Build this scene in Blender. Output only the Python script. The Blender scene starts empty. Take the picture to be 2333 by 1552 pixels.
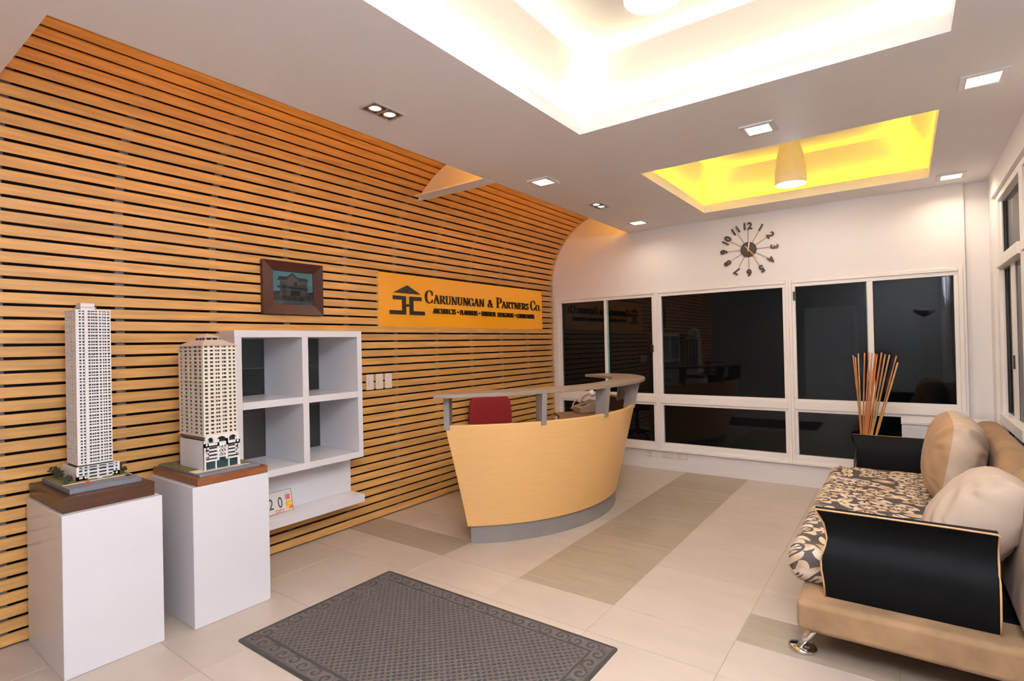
import bpy, bmesh, math, random
from mathutils import Vector, Matrix
random.seed(7)
S = bpy.context.scene
COL = S.collection
PI = math.pi

# ------------------------------------------------------------------ camera
H = 2.75            # ceiling height
YB = 5.958          # back wall
W = 4.26            # right wall
YF = -1.15          # front wall, behind the camera
XC = 1.06           # edge of the ceiling along the slat wall
yaw, pitch, roll, F_PX = 0.6281, 0.0071, -0.0221, 1226.1
cam = bpy.data.cameras.new('camera')
cam_o = bpy.data.objects.new('camera', cam)
COL.objects.link(cam_o)
cam.sensor_width = 36.0
cam.sensor_fit = 'HORIZONTAL'
cam.lens = 36.0 * F_PX / 2333.0
cam.clip_start = 0.02
fw = Vector((-math.sin(yaw) * math.cos(pitch), math.cos(yaw) * math.cos(pitch), math.sin(pitch)))
r0 = Vector((math.cos(yaw), math.sin(yaw), 0)); u0 = r0.cross(fw)
rr = r0 * math.cos(roll) + u0 * math.sin(roll); uu = -r0 * math.sin(roll) + u0 * math.cos(roll)
M = Matrix((rr, uu, -fw)).transposed().to_4x4()
M.translation = Vector((3.6593, 0.0, 1.4615))
cam_o.matrix_world = M
S.camera = cam_o

# ------------------------------------------------------------------ world, exposure
wd = bpy.data.worlds.new('night'); S.world = wd; wd.use_nodes = True
wd.node_tree.nodes['Background'].inputs[0].default_value = (0.55, 0.7, 0.9, 1)
wd.node_tree.nodes['Background'].inputs[1].default_value = 0.004
S.view_settings.view_transform = 'Standard'
S.view_settings.look = 'None'
S.view_settings.exposure = 0.2
S.view_settings.gamma = 1.0
S.view_settings.use_curve_mapping = False

# light levels (radiance of emitters / watts of lamps), tuned against the photograph
E_COVE_BIG, E_COVE_SMALL, E_SLOT = 55.0, 66.0, 24.0
P_PEND_BIG, P_PEND_SMALL, P_FILL_UPLIGHT = 80.0, 36.0, 270.0
P_SQUARE, P_SPOT = 5.0, 9.0
E_SIGN = 0.28

# ------------------------------------------------------------------ materials
MATS = {}
def nd(nt, t, **kw):
    n = nt.nodes.new(t)
    for k, v in kw.items(): setattr(n, k, v)
    return n
def mat(name, col, rough=0.5, metal=0.0, var=0.0, vscale=6.0, bump=0.0, bscale=60.0, spec=0.5, coat=0.0, stretch=None, rand=0.0, sheen=0.0):
    """principled material: base colour with optional noise variation, per-object variation and fine bump"""
    if name in MATS: return MATS[name]
    m = bpy.data.materials.new(name); m.use_nodes = True; nt = m.node_tree
    b = nt.nodes['Principled BSDF']
    b.inputs['Base Color'].default_value = (*col, 1); b.inputs['Roughness'].default_value = rough
    b.inputs['Metallic'].default_value = metal; b.inputs['Specular IOR Level'].default_value = spec
    b.inputs['Coat Weight'].default_value = coat; b.inputs['Coat Roughness'].default_value = 0.15
    if sheen: b.inputs['Sheen Weight'].default_value = sheen
    tc = nd(nt, 'ShaderNodeTexCoord'); vec = tc.outputs['Object']
    info = None
    if rand:
        info = nd(nt, 'ShaderNodeObjectInfo')
        mul = nd(nt, 'ShaderNodeMath', operation='MULTIPLY'); mul.inputs[1].default_value = 37.0
        nt.links.new(info.outputs['Random'], mul.inputs[0])
        add = nd(nt, 'ShaderNodeVectorMath', operation='ADD')
        nt.links.new(vec, add.inputs[0]); nt.links.new(mul.outputs[0], add.inputs[1]); vec = add.outputs[0]
    if stretch:
        mp = nd(nt, 'ShaderNodeMapping'); mp.inputs['Scale'].default_value = stretch
        nt.links.new(vec, mp.inputs['Vector']); vec = mp.outputs[0]
    src = None
    if var:
        no = nd(nt, 'ShaderNodeTexNoise'); no.inputs['Scale'].default_value = vscale; no.inputs['Detail'].default_value = 5
        nt.links.new(vec, no.inputs['Vector'])
        ra = nd(nt, 'ShaderNodeValToRGB')
        ra.color_ramp.elements[0].position = 0.3; ra.color_ramp.elements[1].position = 0.7
        ra.color_ramp.elements[0].color = (*[max(0, c * (1 - var)) for c in col], 1)
        ra.color_ramp.elements[1].color = (*[min(1, c * (1 + var)) for c in col], 1)
        nt.links.new(no.outputs['Fac'], ra.inputs[0]); src = ra.outputs[0]
    if rand:
        hs = nd(nt, 'ShaderNodeHueSaturation'); hs.inputs['Color'].default_value = (*col, 1)
        mr = nd(nt, 'ShaderNodeMapRange'); mr.inputs[3].default_value = 1 - rand; mr.inputs[4].default_value = 1 + rand
        nt.links.new(info.outputs['Random'], mr.inputs[0]); nt.links.new(mr.outputs[0], hs.inputs['Value'])
        if src: nt.links.new(src, hs.inputs['Color'])
        src = hs.outputs[0]
    if src: nt.links.new(src, b.inputs['Base Color'])
    if bump:
        n2 = nd(nt, 'ShaderNodeTexNoise'); n2.inputs['Scale'].default_value = bscale; n2.inputs['Detail'].default_value = 4
        nt.links.new(vec, n2.inputs['Vector'])
        bp = nd(nt, 'ShaderNodeBump'); bp.inputs['Strength'].default_value = bump; bp.inputs['Distance'].default_value = 0.004
        nt.links.new(n2.outputs['Fac'], bp.inputs['Height']); nt.links.new(bp.outputs[0], b.inputs['Normal'])
    MATS[name] = m
    return m
def emis(name, col, strength):
    if name in MATS: return MATS[name]
    m = bpy.data.materials.new(name); m.use_nodes = True; nt = m.node_tree
    nt.nodes.remove(nt.nodes['Principled BSDF'])
    e = nd(nt, 'ShaderNodeEmission'); e.inputs[0].default_value = (*col, 1); e.inputs[1].default_value = strength
    nt.links.new(e.outputs[0], nt.nodes['Material Output'].inputs[0])
    MATS[name] = m
    return m
def glass_mat(name, tint, refl=1.0):
    m = bpy.data.materials.new(name); m.use_nodes = True; nt = m.node_tree
    nt.nodes.remove(nt.nodes['Principled BSDF'])
    t = nd(nt, 'ShaderNodeBsdfTransparent'); t.inputs[0].default_value = (*tint, 1)
    g = nd(nt, 'ShaderNodeBsdfGlossy'); g.inputs['Roughness'].default_value = 0.0
    g.inputs['Color'].default_value = (refl, refl, refl, 1)
    fr = nd(nt, 'ShaderNodeFresnel'); fr.inputs['IOR'].default_value = 1.5
    mx = nd(nt, 'ShaderNodeMixShader')
    nt.links.new(fr.outputs[0], mx.inputs[0]); nt.links.new(t.outputs[0], mx.inputs[1]); nt.links.new(g.outputs[0], mx.inputs[2])
    nt.links.new(mx.outputs[0], nt.nodes['Material Output'].inputs[0])
    MATS[name] = m
    return m

WALL = mat('wall_paint', (0.80, 0.765, 0.765), 0.55, var=0.015, vscale=2.0, bump=0.03, bscale=180)
CEIL = mat('ceiling_paint', (0.85, 0.82, 0.835), 0.6, var=0.015, vscale=1.5, bump=0.02, bscale=150)
LACQ = mat('white_lacquer', (0.76, 0.745, 0.775), 0.2, var=0.01, vscale=3.0, bump=0.01, bscale=30)
FRAME = mat('cream_window_frame', (0.84, 0.80, 0.785), 0.38, var=0.015, vscale=4.0)
SLAT = mat('cedar_slat', (0.53, 0.275, 0.080), 0.5, var=0.20, vscale=5.0, stretch=(9, 0.7, 9), rand=0.10, bump=0.05, bscale=40)
BACK = mat('black_backing', (0.011, 0.007, 0.005), 0.8, var=0.2, vscale=8)
BATTEN = mat('grey_batten', (0.085, 0.08, 0.09), 0.6, var=0.1, vscale=10)
TILE_L = mat('beige_tile', (0.47, 0.39, 0.325), 0.30, var=0.05, vscale=3.5, stretch=(1, 2.5, 1), rand=0.045, bump=0.02, bscale=60)
TILE_D = mat('grey_brown_tile', (0.30, 0.24, 0.18), 0.34, var=0.09, vscale=3.5, stretch=(1.0, 9, 1), rand=0.05, bump=0.02, bscale=60)
GROUT = mat('grout', (0.36, 0.29, 0.22), 0.8, var=0.1, vscale=20)
DESK_W = mat('maple_laminate', (0.78, 0.45, 0.17), 0.36, var=0.035, vscale=4.0, stretch=(1.2, 1.2, 26), bump=0.015, bscale=20)
TAUPE_T = mat('taupe_counter', (0.235, 0.175, 0.130), 0.36, var=0.06, vscale=8)
TAUPE = mat('taupe_laminate', (0.215, 0.185, 0.165), 0.42, var=0.05, vscale=8)
DARKWOOD = mat('dark_stained_wood', (0.055, 0.019, 0.007), 0.35, var=0.25, vscale=7.0, stretch=(8, 1, 8), bump=0.03)
REDWOOD = mat('reddish_wood', (0.20, 0.062, 0.018), 0.35, var=0.25, vscale=7.0, stretch=(8, 1, 8), bump=0.03)
MAHOG = mat('mahogany_frame', (0.045, 0.007, 0.003), 0.32, var=0.2, vscale=9, stretch=(1, 6, 6))
BLACKM = mat('black_plastic', (0.012, 0.012, 0.013), 0.35, var=0.1, vscale=20)
CHROME = mat('chrome', (0.75, 0.74, 0.73), 0.08, metal=1.0, var=0.02, vscale=5)
STEEL = mat('brushed_steel', (0.45, 0.40, 0.36), 0.3, metal=1.0, var=0.05, vscale=30)
SUEDE = mat('tan_suede', (0.265, 0.155, 0.078), 0.85, var=0.24, vscale=6.0, bump=0.10, bscale=90, sheen=0.06, spec=0.2)
BEIGE = mat('beige_microfibre', (0.44, 0.34, 0.265), 0.85, var=0.08, vscale=5.0, bump=0.2, bscale=30, sheen=0.06, spec=0.2)
BLACKC = mat('black_suede', (0.0022, 0.0022, 0.0026), 0.62, var=0.3, vscale=9, bump=0.08, bscale=70, spec=0.12)
PIPING = mat('tan_piping', (0.55, 0.33, 0.16), 0.6, var=0.08, vscale=20)
REDF = mat('red_fabric', (0.20, 0.004, 0.006), 0.9, var=0.12, vscale=60, bump=0.1, bscale=300)
PLASTIC = mat('cream_plastic', (0.75, 0.66, 0.56), 0.4, var=0.02, vscale=10)
PGLASS = glass_mat('picture_glass', (0.95, 0.96, 0.96), 0.45)
PLATE = mat('white_switch_plastic', (0.72, 0.62, 0.54), 0.35, var=0.02, vscale=10)
MODELW = mat('model_white', (0.80, 0.76, 0.74), 0.6, var=0.02, vscale=30)
MODELC = mat('model_cream', (0.72, 0.62, 0.50), 0.6, var=0.04, vscale=30)
MODELG = mat('model_window_dark', (0.018, 0.017, 0.017), 0.4, var=0.2, vscale=60)
MODELD = mat('model_tinted_window', (0.02, 0.03, 0.032), 0.25, var=0.3, vscale=60)
ASPH = mat('model_asphalt', (0.15, 0.15, 0.17), 0.6, var=0.08, vscale=50)
LAWN = mat('model_lawn', (0.14, 0.115, 0.018), 0.95, var=0.35, vscale=90, bump=0.3, bscale=300)
LEAF = mat('model_foliage', (0.035, 0.035, 0.014), 0.95, var=0.6, vscale=120, bump=0.5, bscale=300)
INK = mat('black_lettering', (0.010, 0.004, 0.003), 0.3, var=0.1, vscale=20)
BRONZE = mat('dark_bronze', (0.055, 0.035, 0.025), 0.45, var=0.1, vscale=20)
ROD = mat('brass_rod', (0.30, 0.20, 0.12), 0.4, metal=0.4, var=0.05, vscale=20)
GREENGL = mat('green_glass_edge', (0.18, 0.34, 0.30), 0.2, var=0.1, vscale=10)
GLASS = glass_mat('night_window_glass', (0.62, 0.66, 0.66), 0.55)
PANEG = glass_mat('clear_glass', (0.85, 0.88, 0.88), 1.0)
STICK1 = mat('orange_bamboo', (0.50, 0.16, 0.04), 0.5, var=0.3, vscale=14, stretch=(3, 3, 1))
STICK2 = mat('straw_bamboo', (0.48, 0.28, 0.11), 0.5, var=0.25, vscale=14, stretch=(3, 3, 1))

# ------------------------------------------------------------------ mesh building
class MB:
    def __init__(s): s.v = []; s.f = []; s.mi = []
    def add(s, vs, fs, mi=0):
        o = len(s.v); s.v += [tuple(v) for v in vs]
        s.f += [tuple(i + o for i in f) for f in fs]; s.mi += [mi] * len(fs); return s
    def box(s, x0, x1, y0, y1, z0, z1, mi=0):
        return s.add([(x0,y0,z0),(x1,y0,z0),(x1,y1,z0),(x0,y1,z0),(x0,y0,z1),(x1,y0,z1),(x1,y1,z1),(x0,y1,z1)],
                     [(0,3,2,1),(4,5,6,7),(0,1,5,4),(1,2,6,5),(2,3,7,6),(3,0,4,7)], mi)
    def prism(s, poly, fn, a, b, mi=0):
        """poly: 2-D outline (ccw); fn(u, v, t) -> xyz; from t=a to t=b"""
        n = len(poly)
        vs = [fn(u, v, a) for u, v in poly] + [fn(u, v, b) for u, v in poly]
        fs = [tuple(range(n - 1, -1, -1)), tuple(range(n, 2 * n))]
        fs += [(i, (i + 1) % n, n + (i + 1) % n, n + i) for i in range(n)]
        return s.add(vs, fs, mi)
    def tube(s, pts, r, n=8, mi=0, cap=True, closed=False):
        pts = [Vector(q) for q in pts]; m = len(pts); rs = r if isinstance(r, (list, tuple)) else [r] * m
        o = []; up = Vector((0, 0, 1))
        for i, q in enumerate(pts):
            d = (pts[(i + 1) % m] - pts[i - 1]) if closed else (pts[min(i + 1, m - 1)] - pts[max(i - 1, 0)])
            d.normalize()
            a = d.cross(up if abs(d.z) < 0.95 else Vector((1, 0, 0))); a.normalize(); b = d.cross(a)
            o += [q + (a * math.cos(2 * PI * k / n) + b * math.sin(2 * PI * k / n)) * rs[i] for k in range(n)]
        fs = []
        for i in range(m if closed else m - 1):
            j = (i + 1) % m
            fs += [(i * n + k, i * n + (k + 1) % n, j * n + (k + 1) % n, j * n + k) for k in range(n)]
        if cap and not closed: fs += [tuple(range(n - 1, -1, -1)), tuple(range((m - 1) * n, m * n))]
        return s.add(o, fs, mi)
    def lathe(s, prof, c=(0, 0, 0), n=24, mi=0, axis='z', cap=True):
        o = []
        for r, h in prof:
            for k in range(n):
                a = 2 * PI * k / n; p = (r * math.cos(a), r * math.sin(a), h)
                if axis == 'y': p = (p[0], p[2], p[1])
                if axis == 'x': p = (p[2], p[0], p[1])
                o.append((c[0] + p[0], c[1] + p[1], c[2] + p[2]))
        fs = []
        for i in range(len(prof) - 1):
            fs += [(i * n + k, i * n + (k + 1) % n, (i + 1) * n + (k + 1) % n, (i + 1) * n + k) for k in range(n)]
        if cap: fs += [tuple(range(n - 1, -1, -1)), tuple(range((len(prof) - 1) * n, len(prof) * n))]
        return s.add(o, fs, mi)
    def surf(s, rows, mi=0):
        n = len(rows[0]); o = [p for r in rows for p in r]
        fs = [(i * n + k, i * n + k + 1, (i + 1) * n + k + 1, (i + 1) * n + k) for i in range(len(rows) - 1) for k in range(n - 1)]
        return s.add(o, fs, mi)
    def mesh(s, name, mats, smooth=False, org=(0, 0, 0), fix=True):
        me = bpy.data.meshes.new(name)
        me.from_pydata([(v[0] - org[0], v[1] - org[1], v[2] - org[2]) for v in s.v], [], s.f)
        for m in (mats if isinstance(mats, (list, tuple)) else [mats]): me.materials.append(m)
        for p, i in zip(me.polygons, s.mi): p.material_index = i
        if fix:
            bm = bmesh.new(); bm.from_mesh(me); bmesh.ops.recalc_face_normals(bm, faces=bm.faces); bm.to_mesh(me); bm.free()
        if smooth:
            for p in me.polygons: p.use_smooth = True
        return me
ORG = {}
def link(name, me, parent=None, loc=None):
    o = bpy.data.objects.new(name, me); COL.objects.link(o)
    if parent is not None: o.parent = parent
    if loc is not None: o.location = loc
    ORG[o] = ORG.get(parent, Vector((0, 0, 0))) if parent is not None else Vector(loc or (0, 0, 0))
    return o
def obj(name, b, mats, parent=None, smooth=False, bevel=0.0, seg=2, sub=0, auto=None, fix=True):
    """world-space builder -> object; the vertices are stored relative to the thing's origin"""
    org = ORG.get(parent, Vector((0, 0, 0))) if parent is not None else Vector((0, 0, 0))
    if parent is None:
        xs = list(zip(*b.v)); org = Vector(((min(xs[0]) + max(xs[0])) / 2, (min(xs[1]) + max(xs[1])) / 2, min(xs[2])))
    me = b.mesh(name, mats, smooth or bevel > 0 or sub > 0, org, fix)
    o = bpy.data.objects.new(name, me); COL.objects.link(o); ORG[o] = org
    if parent is not None: o.parent = parent
    else: o.location = org
    if bevel:
        md = o.modifiers.new('bevel', 'BEVEL'); md.width = bevel; md.segments = seg; md.limit_method = 'ANGLE'; md.angle_limit = 0.6
        md.harden_normals = True
    if sub:
        md = o.modifiers.new('sub', 'SUBSURF'); md.levels = sub; md.render_levels = sub
    return o
def thing(name, label, cat, loc, group=None):
    o = bpy.data.objects.new(name, None); COL.objects.link(o); o.location = loc; o.empty_display_size = 0.1
    ORG[o] = Vector(loc); o['label'] = label; o['category'] = cat
    if group: o['group'] = group
    return o
def tag(o, label, cat, group=None):
    o['label'] = label; o['category'] = cat
    if group: o['group'] = group
    return o
def struct(o, label=None):
    o['kind'] = 'structure'
    if label: o['label'] = label
    return o
def copy_tree(o, loc, label=None):
    c = o.copy(); COL.objects.link(c); c.location = loc
    if label: c['label'] = label
    for ch in list(o.children):
        d = ch.copy(); COL.objects.link(d); d.parent = c
        for g in list(ch.children):
            e = g.copy(); COL.objects.link(e); e.parent = d
    return c
def lamp(name, kind, parent, loc, energy, color, **kw):
    l = bpy.data.lights.new(name, kind); l.energy = energy; l.color = color
    rot = kw.pop('rot', None)
    for k, v in kw.items(): setattr(l, k, v)
    o = bpy.data.objects.new(name, l); COL.objects.link(o); o.parent = parent
    o.location = Vector(loc) - ORG[parent]
    if rot: o.rotation_euler = rot
    return o
def mesh_from_text(body, size, depth=0.0, offset=0.0):
    cu = bpy.data.curves.new('text', 'FONT'); cu.body = body; cu.size = size; cu.extrude = depth / 2; cu.offset = offset
    cu.align_x = 'LEFT'; cu.resolution_u = 4
    t = bpy.data.objects.new('text', cu); COL.objects.link(t)
    dg = bpy.context.evaluated_depsgraph_get()
    me = bpy.data.meshes.new_from_object(t.evaluated_get(dg))
    bpy.data.objects.remove(t); bpy.data.curves.remove(cu)
    return me

# =================================================================== FLOOR
fl = struct(obj('floor', MB().box(-0.4, W + 0.3, YF - 0.1, YB + 0.1, -0.12, -0.0025), GROUT), 'tiled floor of beige and grey-brown stone tiles')
def tile_mesh(w, d, m, nm):
    g = 0.0016
    b = MB(); z0, z1 = -0.010, 0.0; e = 0.0012
    b.box(-w / 2 + g, w / 2 - g, -d / 2 + g, d / 2 - g, z0, z1 - e)
    b.v[4:8] = [(-w / 2 + g, -d / 2 + g, z1 - e), (w / 2 - g, -d / 2 + g, z1 - e), (w / 2 - g, d / 2 - g, z1 - e), (-w / 2 + g, d / 2 - g, z1 - e)]
    b.f.pop(1); b.mi.pop()
    gg = g + e
    b.add([(-w/2+g,-d/2+g,z1-e),(w/2-g,-d/2+g,z1-e),(w/2-g,d/2-g,z1-e),(-w/2+g,d/2-g,z1-e),(-w/2+gg,-d/2+gg,z1),(w/2-gg,-d/2+gg,z1),(w/2-gg,d/2-gg,z1),(-w/2+gg,d/2-gg,z1)],
          [(4,5,6,7),(0,1,5,4),(1,2,6,5),(2,3,7,6),(3,0,4,7)])
    return b.mesh(nm, m)
TM = {}
def tile(x0, x1, y0, y1, dark=False):
    w, d = round(x1 - x0, 4), round(y1 - y0, 4)
    k = (w, d, dark)
    if k not in TM: TM[k] = tile_mesh(w, d, TILE_D if dark else TILE_L, 'tile')
    o = link('tile', TM[k], fl, None); o.location = Vector(((x0 + x1) / 2, (y0 + y1) / 2, 0)) - ORG[fl]
xs = [0.0, 0.385, 1.03, 1.68, 2.325, 2.97, 3.615, W]
half = [2.742, 3.062, 3.382, 3.702, 4.022, 4.342, 4.662, 4.982, 5.302, 5.622, 5.94, YB]
full = [2.742, 3.382, 4.022, 4.662, 5.302, 5.94, YB]
pre = [YF, -0.78, -0.14, 0.50, 1.14, 1.78, 2.42, 2.742]
for i in range(len(xs) - 1):
    a, c = xs[i], xs[i + 1]
    for y0, y1 in zip(pre[:-1], pre[1:]): tile(a, c, y0, y1)
    if abs(a - 1.68) < .01:
        for y0, y1 in zip(half[:-1], half[1:]): tile(a, c, y0, y1, True)
    elif a < 1.0 or a > 2.9:
        tile(a, c, 2.742, 3.062, True); tile(a, c, 3.062, 3.382)
        for y0, y1 in zip(full[1:-1], full[2:]): tile(a, c, y0, y1)
    else:
        for y0, y1 in zip(full[:-1], full[1:]): tile(a, c, y0, y1)

# =================================================================== SLAT WALL (left)
R_ARC, Z_ARC, PIT, SH, ST = 0.85, 2.2, 0.0688, 0.0535, 0.014
YS0 = 0.624                                   # near end of the slot above the ceiling
def arc_pt(s, off=0.0):
    """point and tangent angle on the wall profile at arc length s; off = distance behind the face"""
    if s <= Z_ARC: return (-off, s, 0.0)
    a = (s - Z_ARC) / R_ARC
    return (R_ARC - (R_ARC + off) * math.cos(a), Z_ARC + (R_ARC + off) * math.sin(a), a)
SIGN = (3.093, 5.706, 1.640, 2.121)           # y0 y1 z0 z1
SHELF = (1.744, 2.744, 0.246, 1.592)
bb = MB(); bx0, bx1 = -0.06, -0.046
sy0, sy1, sz0, sz1 = SHELF[0] + .01, SHELF[1] - .01, 0.61, 1.585
bb.box(bx0, bx1, YF, sy0, 0, Z_ARC).box(bx0, bx1, sy1, YB, 0, Z_ARC).box(bx0, bx1, sy0, sy1, 0, sz0).box(bx0, bx1, sy0, sy1, sz1, Z_ARC)
na = 16
prof = [arc_pt(Z_ARC + R_ARC * (PI / 2) * i / na, 0.046)[:2] for i in range(na + 1)] + [arc_pt(Z_ARC + R_ARC * (PI / 2) * i / na, 0.060)[:2] for i in range(na, -1, -1)]
bb.prism(prof, lambda u, v, t: (u, t, v), YS0, YB)
bb.box(bx0, bx1, YF, YS0, Z_ARC, H + .3)
wl = struct(obj('wall_left', bb, BACK), 'curved wall of horizontal cedar slats over black backing')
slat_me = {}
def slat(k, y0, y1):
    s = (k + 0.5) * PIT; L = round(y1 - y0, 4)
    if L not in slat_me:
        b = MB(); e = 0.0015
        h = SH / 2
        poly = [(-ST, -h), (-e, -h), (0, -h + e), (0, h - e), (-e, h), (-ST, h)]
        b.prism(poly, lambda u, v, t: (u, t, v), -L / 2, L / 2)
        slat_me[L] = b.mesh('slat', SLAT)
    x, z, a = arc_pt(s)
    o = link('slat', slat_me[L], wl); o.location = Vector((x, (y0 + y1) / 2, z)) - ORG[wl]; o.rotation_euler = (0, a, 0)
NS = int((Z_ARC + R_ARC * PI / 2) / PIT)
for k in range(NS):
    s0, s1 = k * PIT + .007, (k + 1) * PIT - .007
    z = arc_pt((k + .5) * PIT)[1]
    ys = YF + .002 if z < H - .02 else YS0 + .004
    cuts = []
    if s1 > SHELF[2] + .012 and s0 < SHELF[3] - .012: cuts.append((SHELF[0] + .004, SHELF[1] - .004))
    if s1 > SIGN[2] + .012 and s0 < SIGN[3] - .012: cuts.append((SIGN[0] - .001, SIGN[1] + .001))
    y = ys
    for c0, c1 in cuts: slat(k, y, c0); y = c1
    slat(k, y, YB - .001)
for i in range(-3, 11):
    y = 0.667 + 0.5245 * i
    b = MB(); w = .022
    ytop = Z_ARC if y < YS0 else Z_ARC + R_ARC * PI / 2 - .02
    segs = [(0, min(H - .02, Z_ARC + .2) if y < YS0 else ytop)]
    if SHELF[0] - .03 < y < SHELF[1] + .03: segs = [(0, SHELF[2]), (SHELF[3] + .01, ytop)]
    if SIGN[0] - .03 < y < SIGN[1] + .03: segs = [(0, SIGN[2] - .012), (SIGN[3] + .012, ytop)]
    for a, c in segs:
        n = 2 if c <= Z_ARC else 26
        ss = [a, min(c, Z_ARC)] + ([Z_ARC + (c - Z_ARC) * j / 14 for j in range(1, 15)] if c > Z_ARC else [])
        pf = [arc_pt(q, ST + .001)[:2] for q in ss] + [arc_pt(q, .0455)[:2] for q in reversed(ss)]
        b.prism(pf, lambda u, v, t: (u, t, v), y - w, y + w)
    obj('batten', b, BATTEN, wl)

# =================================================================== BACK WALL + WINDOWS
b = MB(); T = 0.14
FX0, FX1, FZ0, FZ1 = 0.041, 4.083, 0.235, 2.040
b.box(-0.06, 4.087, YB, YB + T, FZ1, H + .45).box(-0.06, 4.087, YB, YB + T, -0.02, FZ0)
b.box(-0.06, FX0, YB, YB + T, FZ0, FZ1)
b.box(4.087, W + .2, YB + .035, YB + T, -0.02, H + .45)
b.box(4.083, 4.101, YB - .004, YB + T, -0.02, H + .02)
wb = struct(obj('wall_back', b, WALL), 'white back wall above and below the windows')
def member(win, name, x0, x1, z0, z1, y0, y1, m=FRAME, bev=0.004):
    return obj(name, MB().box(x0, x1, y0, y1, z0, z1), m, win, bevel=bev, seg=2)
def window(n, label, x0, x1):
    e = bpy.data.objects.new('window_%d' % n, None); COL.objects.link(e); e.location = ((x0 + x1) / 2, YB, FZ0); ORG[e] = Vector(e.location)
    struct(e, label); return e
BAYS = [(FX0, 1.385), (1.385, 2.748), (2.748, FX1)]
GL = [(0.118, 1.328), (1.440, 2.692), (2.806, 4.022)]
yf0, yf1 = YB - .012, YB + .065
for n, ((bx, cx), (g0, g1)) in enumerate(zip(BAYS, GL)):
    w = window(n + 1, ['sliding window of the back wall beside the slat wall', 'fixed middle window of the back wall', 'sliding window of the back wall behind the sofa'][n], bx, cx)
    member(w, 'frame_stile', bx, g0 - .030, FZ0, FZ1, yf0, yf1); member(w, 'frame_stile', g1 + .030, cx, FZ0, FZ1, yf0, yf1)
    member(w, 'head_rail', g0 - .030, g1 + .030, 2.005, FZ1, yf0, yf1)
    member(w, 'transom', g0 - .030, g1 + .030, .757, .828, yf0, yf1); member(w, 'sill', g0 - .030, g1 + .030, FZ0, .280, yf0, yf1)
    member(w, 'sill_nosing', bx, cx, FZ0 - .022, FZ0 + .006, YB - .030, YB - .011)
    # sash / glazing beads set back from the frame
    s0, s1 = yf0 + .010, yf1 - .006
    for z0, z1, gz0, gz1 in ((.828, 2.005, .858, 1.970), (.280, .757, .306, .731)):
        member(w, 'sash_rail', g0 - .030, g1 + .030, z0, gz0, s0, s1, bev=.003); member(w, 'sash_rail', g0 - .030, g1 + .030, gz1, z1, s0, s1, bev=.003)
        member(w, 'sash_stile', g0 - .030, g0, gz0, gz1, s0, s1, bev=.003); member(w, 'sash_stile', g1, g1 + .030, gz0, gz1, s0, s1, bev=.003)
        if n != 1 and z0 > .5:
            mx = .737 if n == 0 else 3.422
            hw = .014 if n == 0 else .022
            member(w, 'meeting_stile', mx - hw, mx + hw, gz0, gz1, s0, s1, bev=.003)
            member(w, 'glass_edge', mx + hw, mx + hw + .018, gz0, gz1, s0 + .028, s0 + .036, GREENGL, 0) if n == 0 else member(w, 'glass_edge', mx - hw - .008, mx - hw, gz0, gz1, s0 + .028, s0 + .036, GREENGL, 0)
            obj('glass_pane', MB().box(g0, mx - hw, s0 + .030, s0 + .036, gz0, gz1), GLASS, w)
            obj('glass_pane', MB().box(mx + hw, g1, s0 + .042, s0 + .048, gz0, gz1), GLASS, w)
        else:
            obj('glass_pane', MB().box(g0, g1, s0 + .030, s0 + .036, gz0, gz1), GLASS, w)
    if n == 0: obj('latch', MB().box(1.318, 1.342, yf0 - .016, yf0 + .012, 1.335, 1.42), BLACKM, w, bevel=.003)['label'] = 'black plastic window latch'
    if n == 2: obj('latch', MB().box(2.79, 2.818, yf0 - .016, yf0 + .012, 1.835, 1.92), BLACKM, w, bevel=.003)['label'] = 'black plastic window latch'

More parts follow.
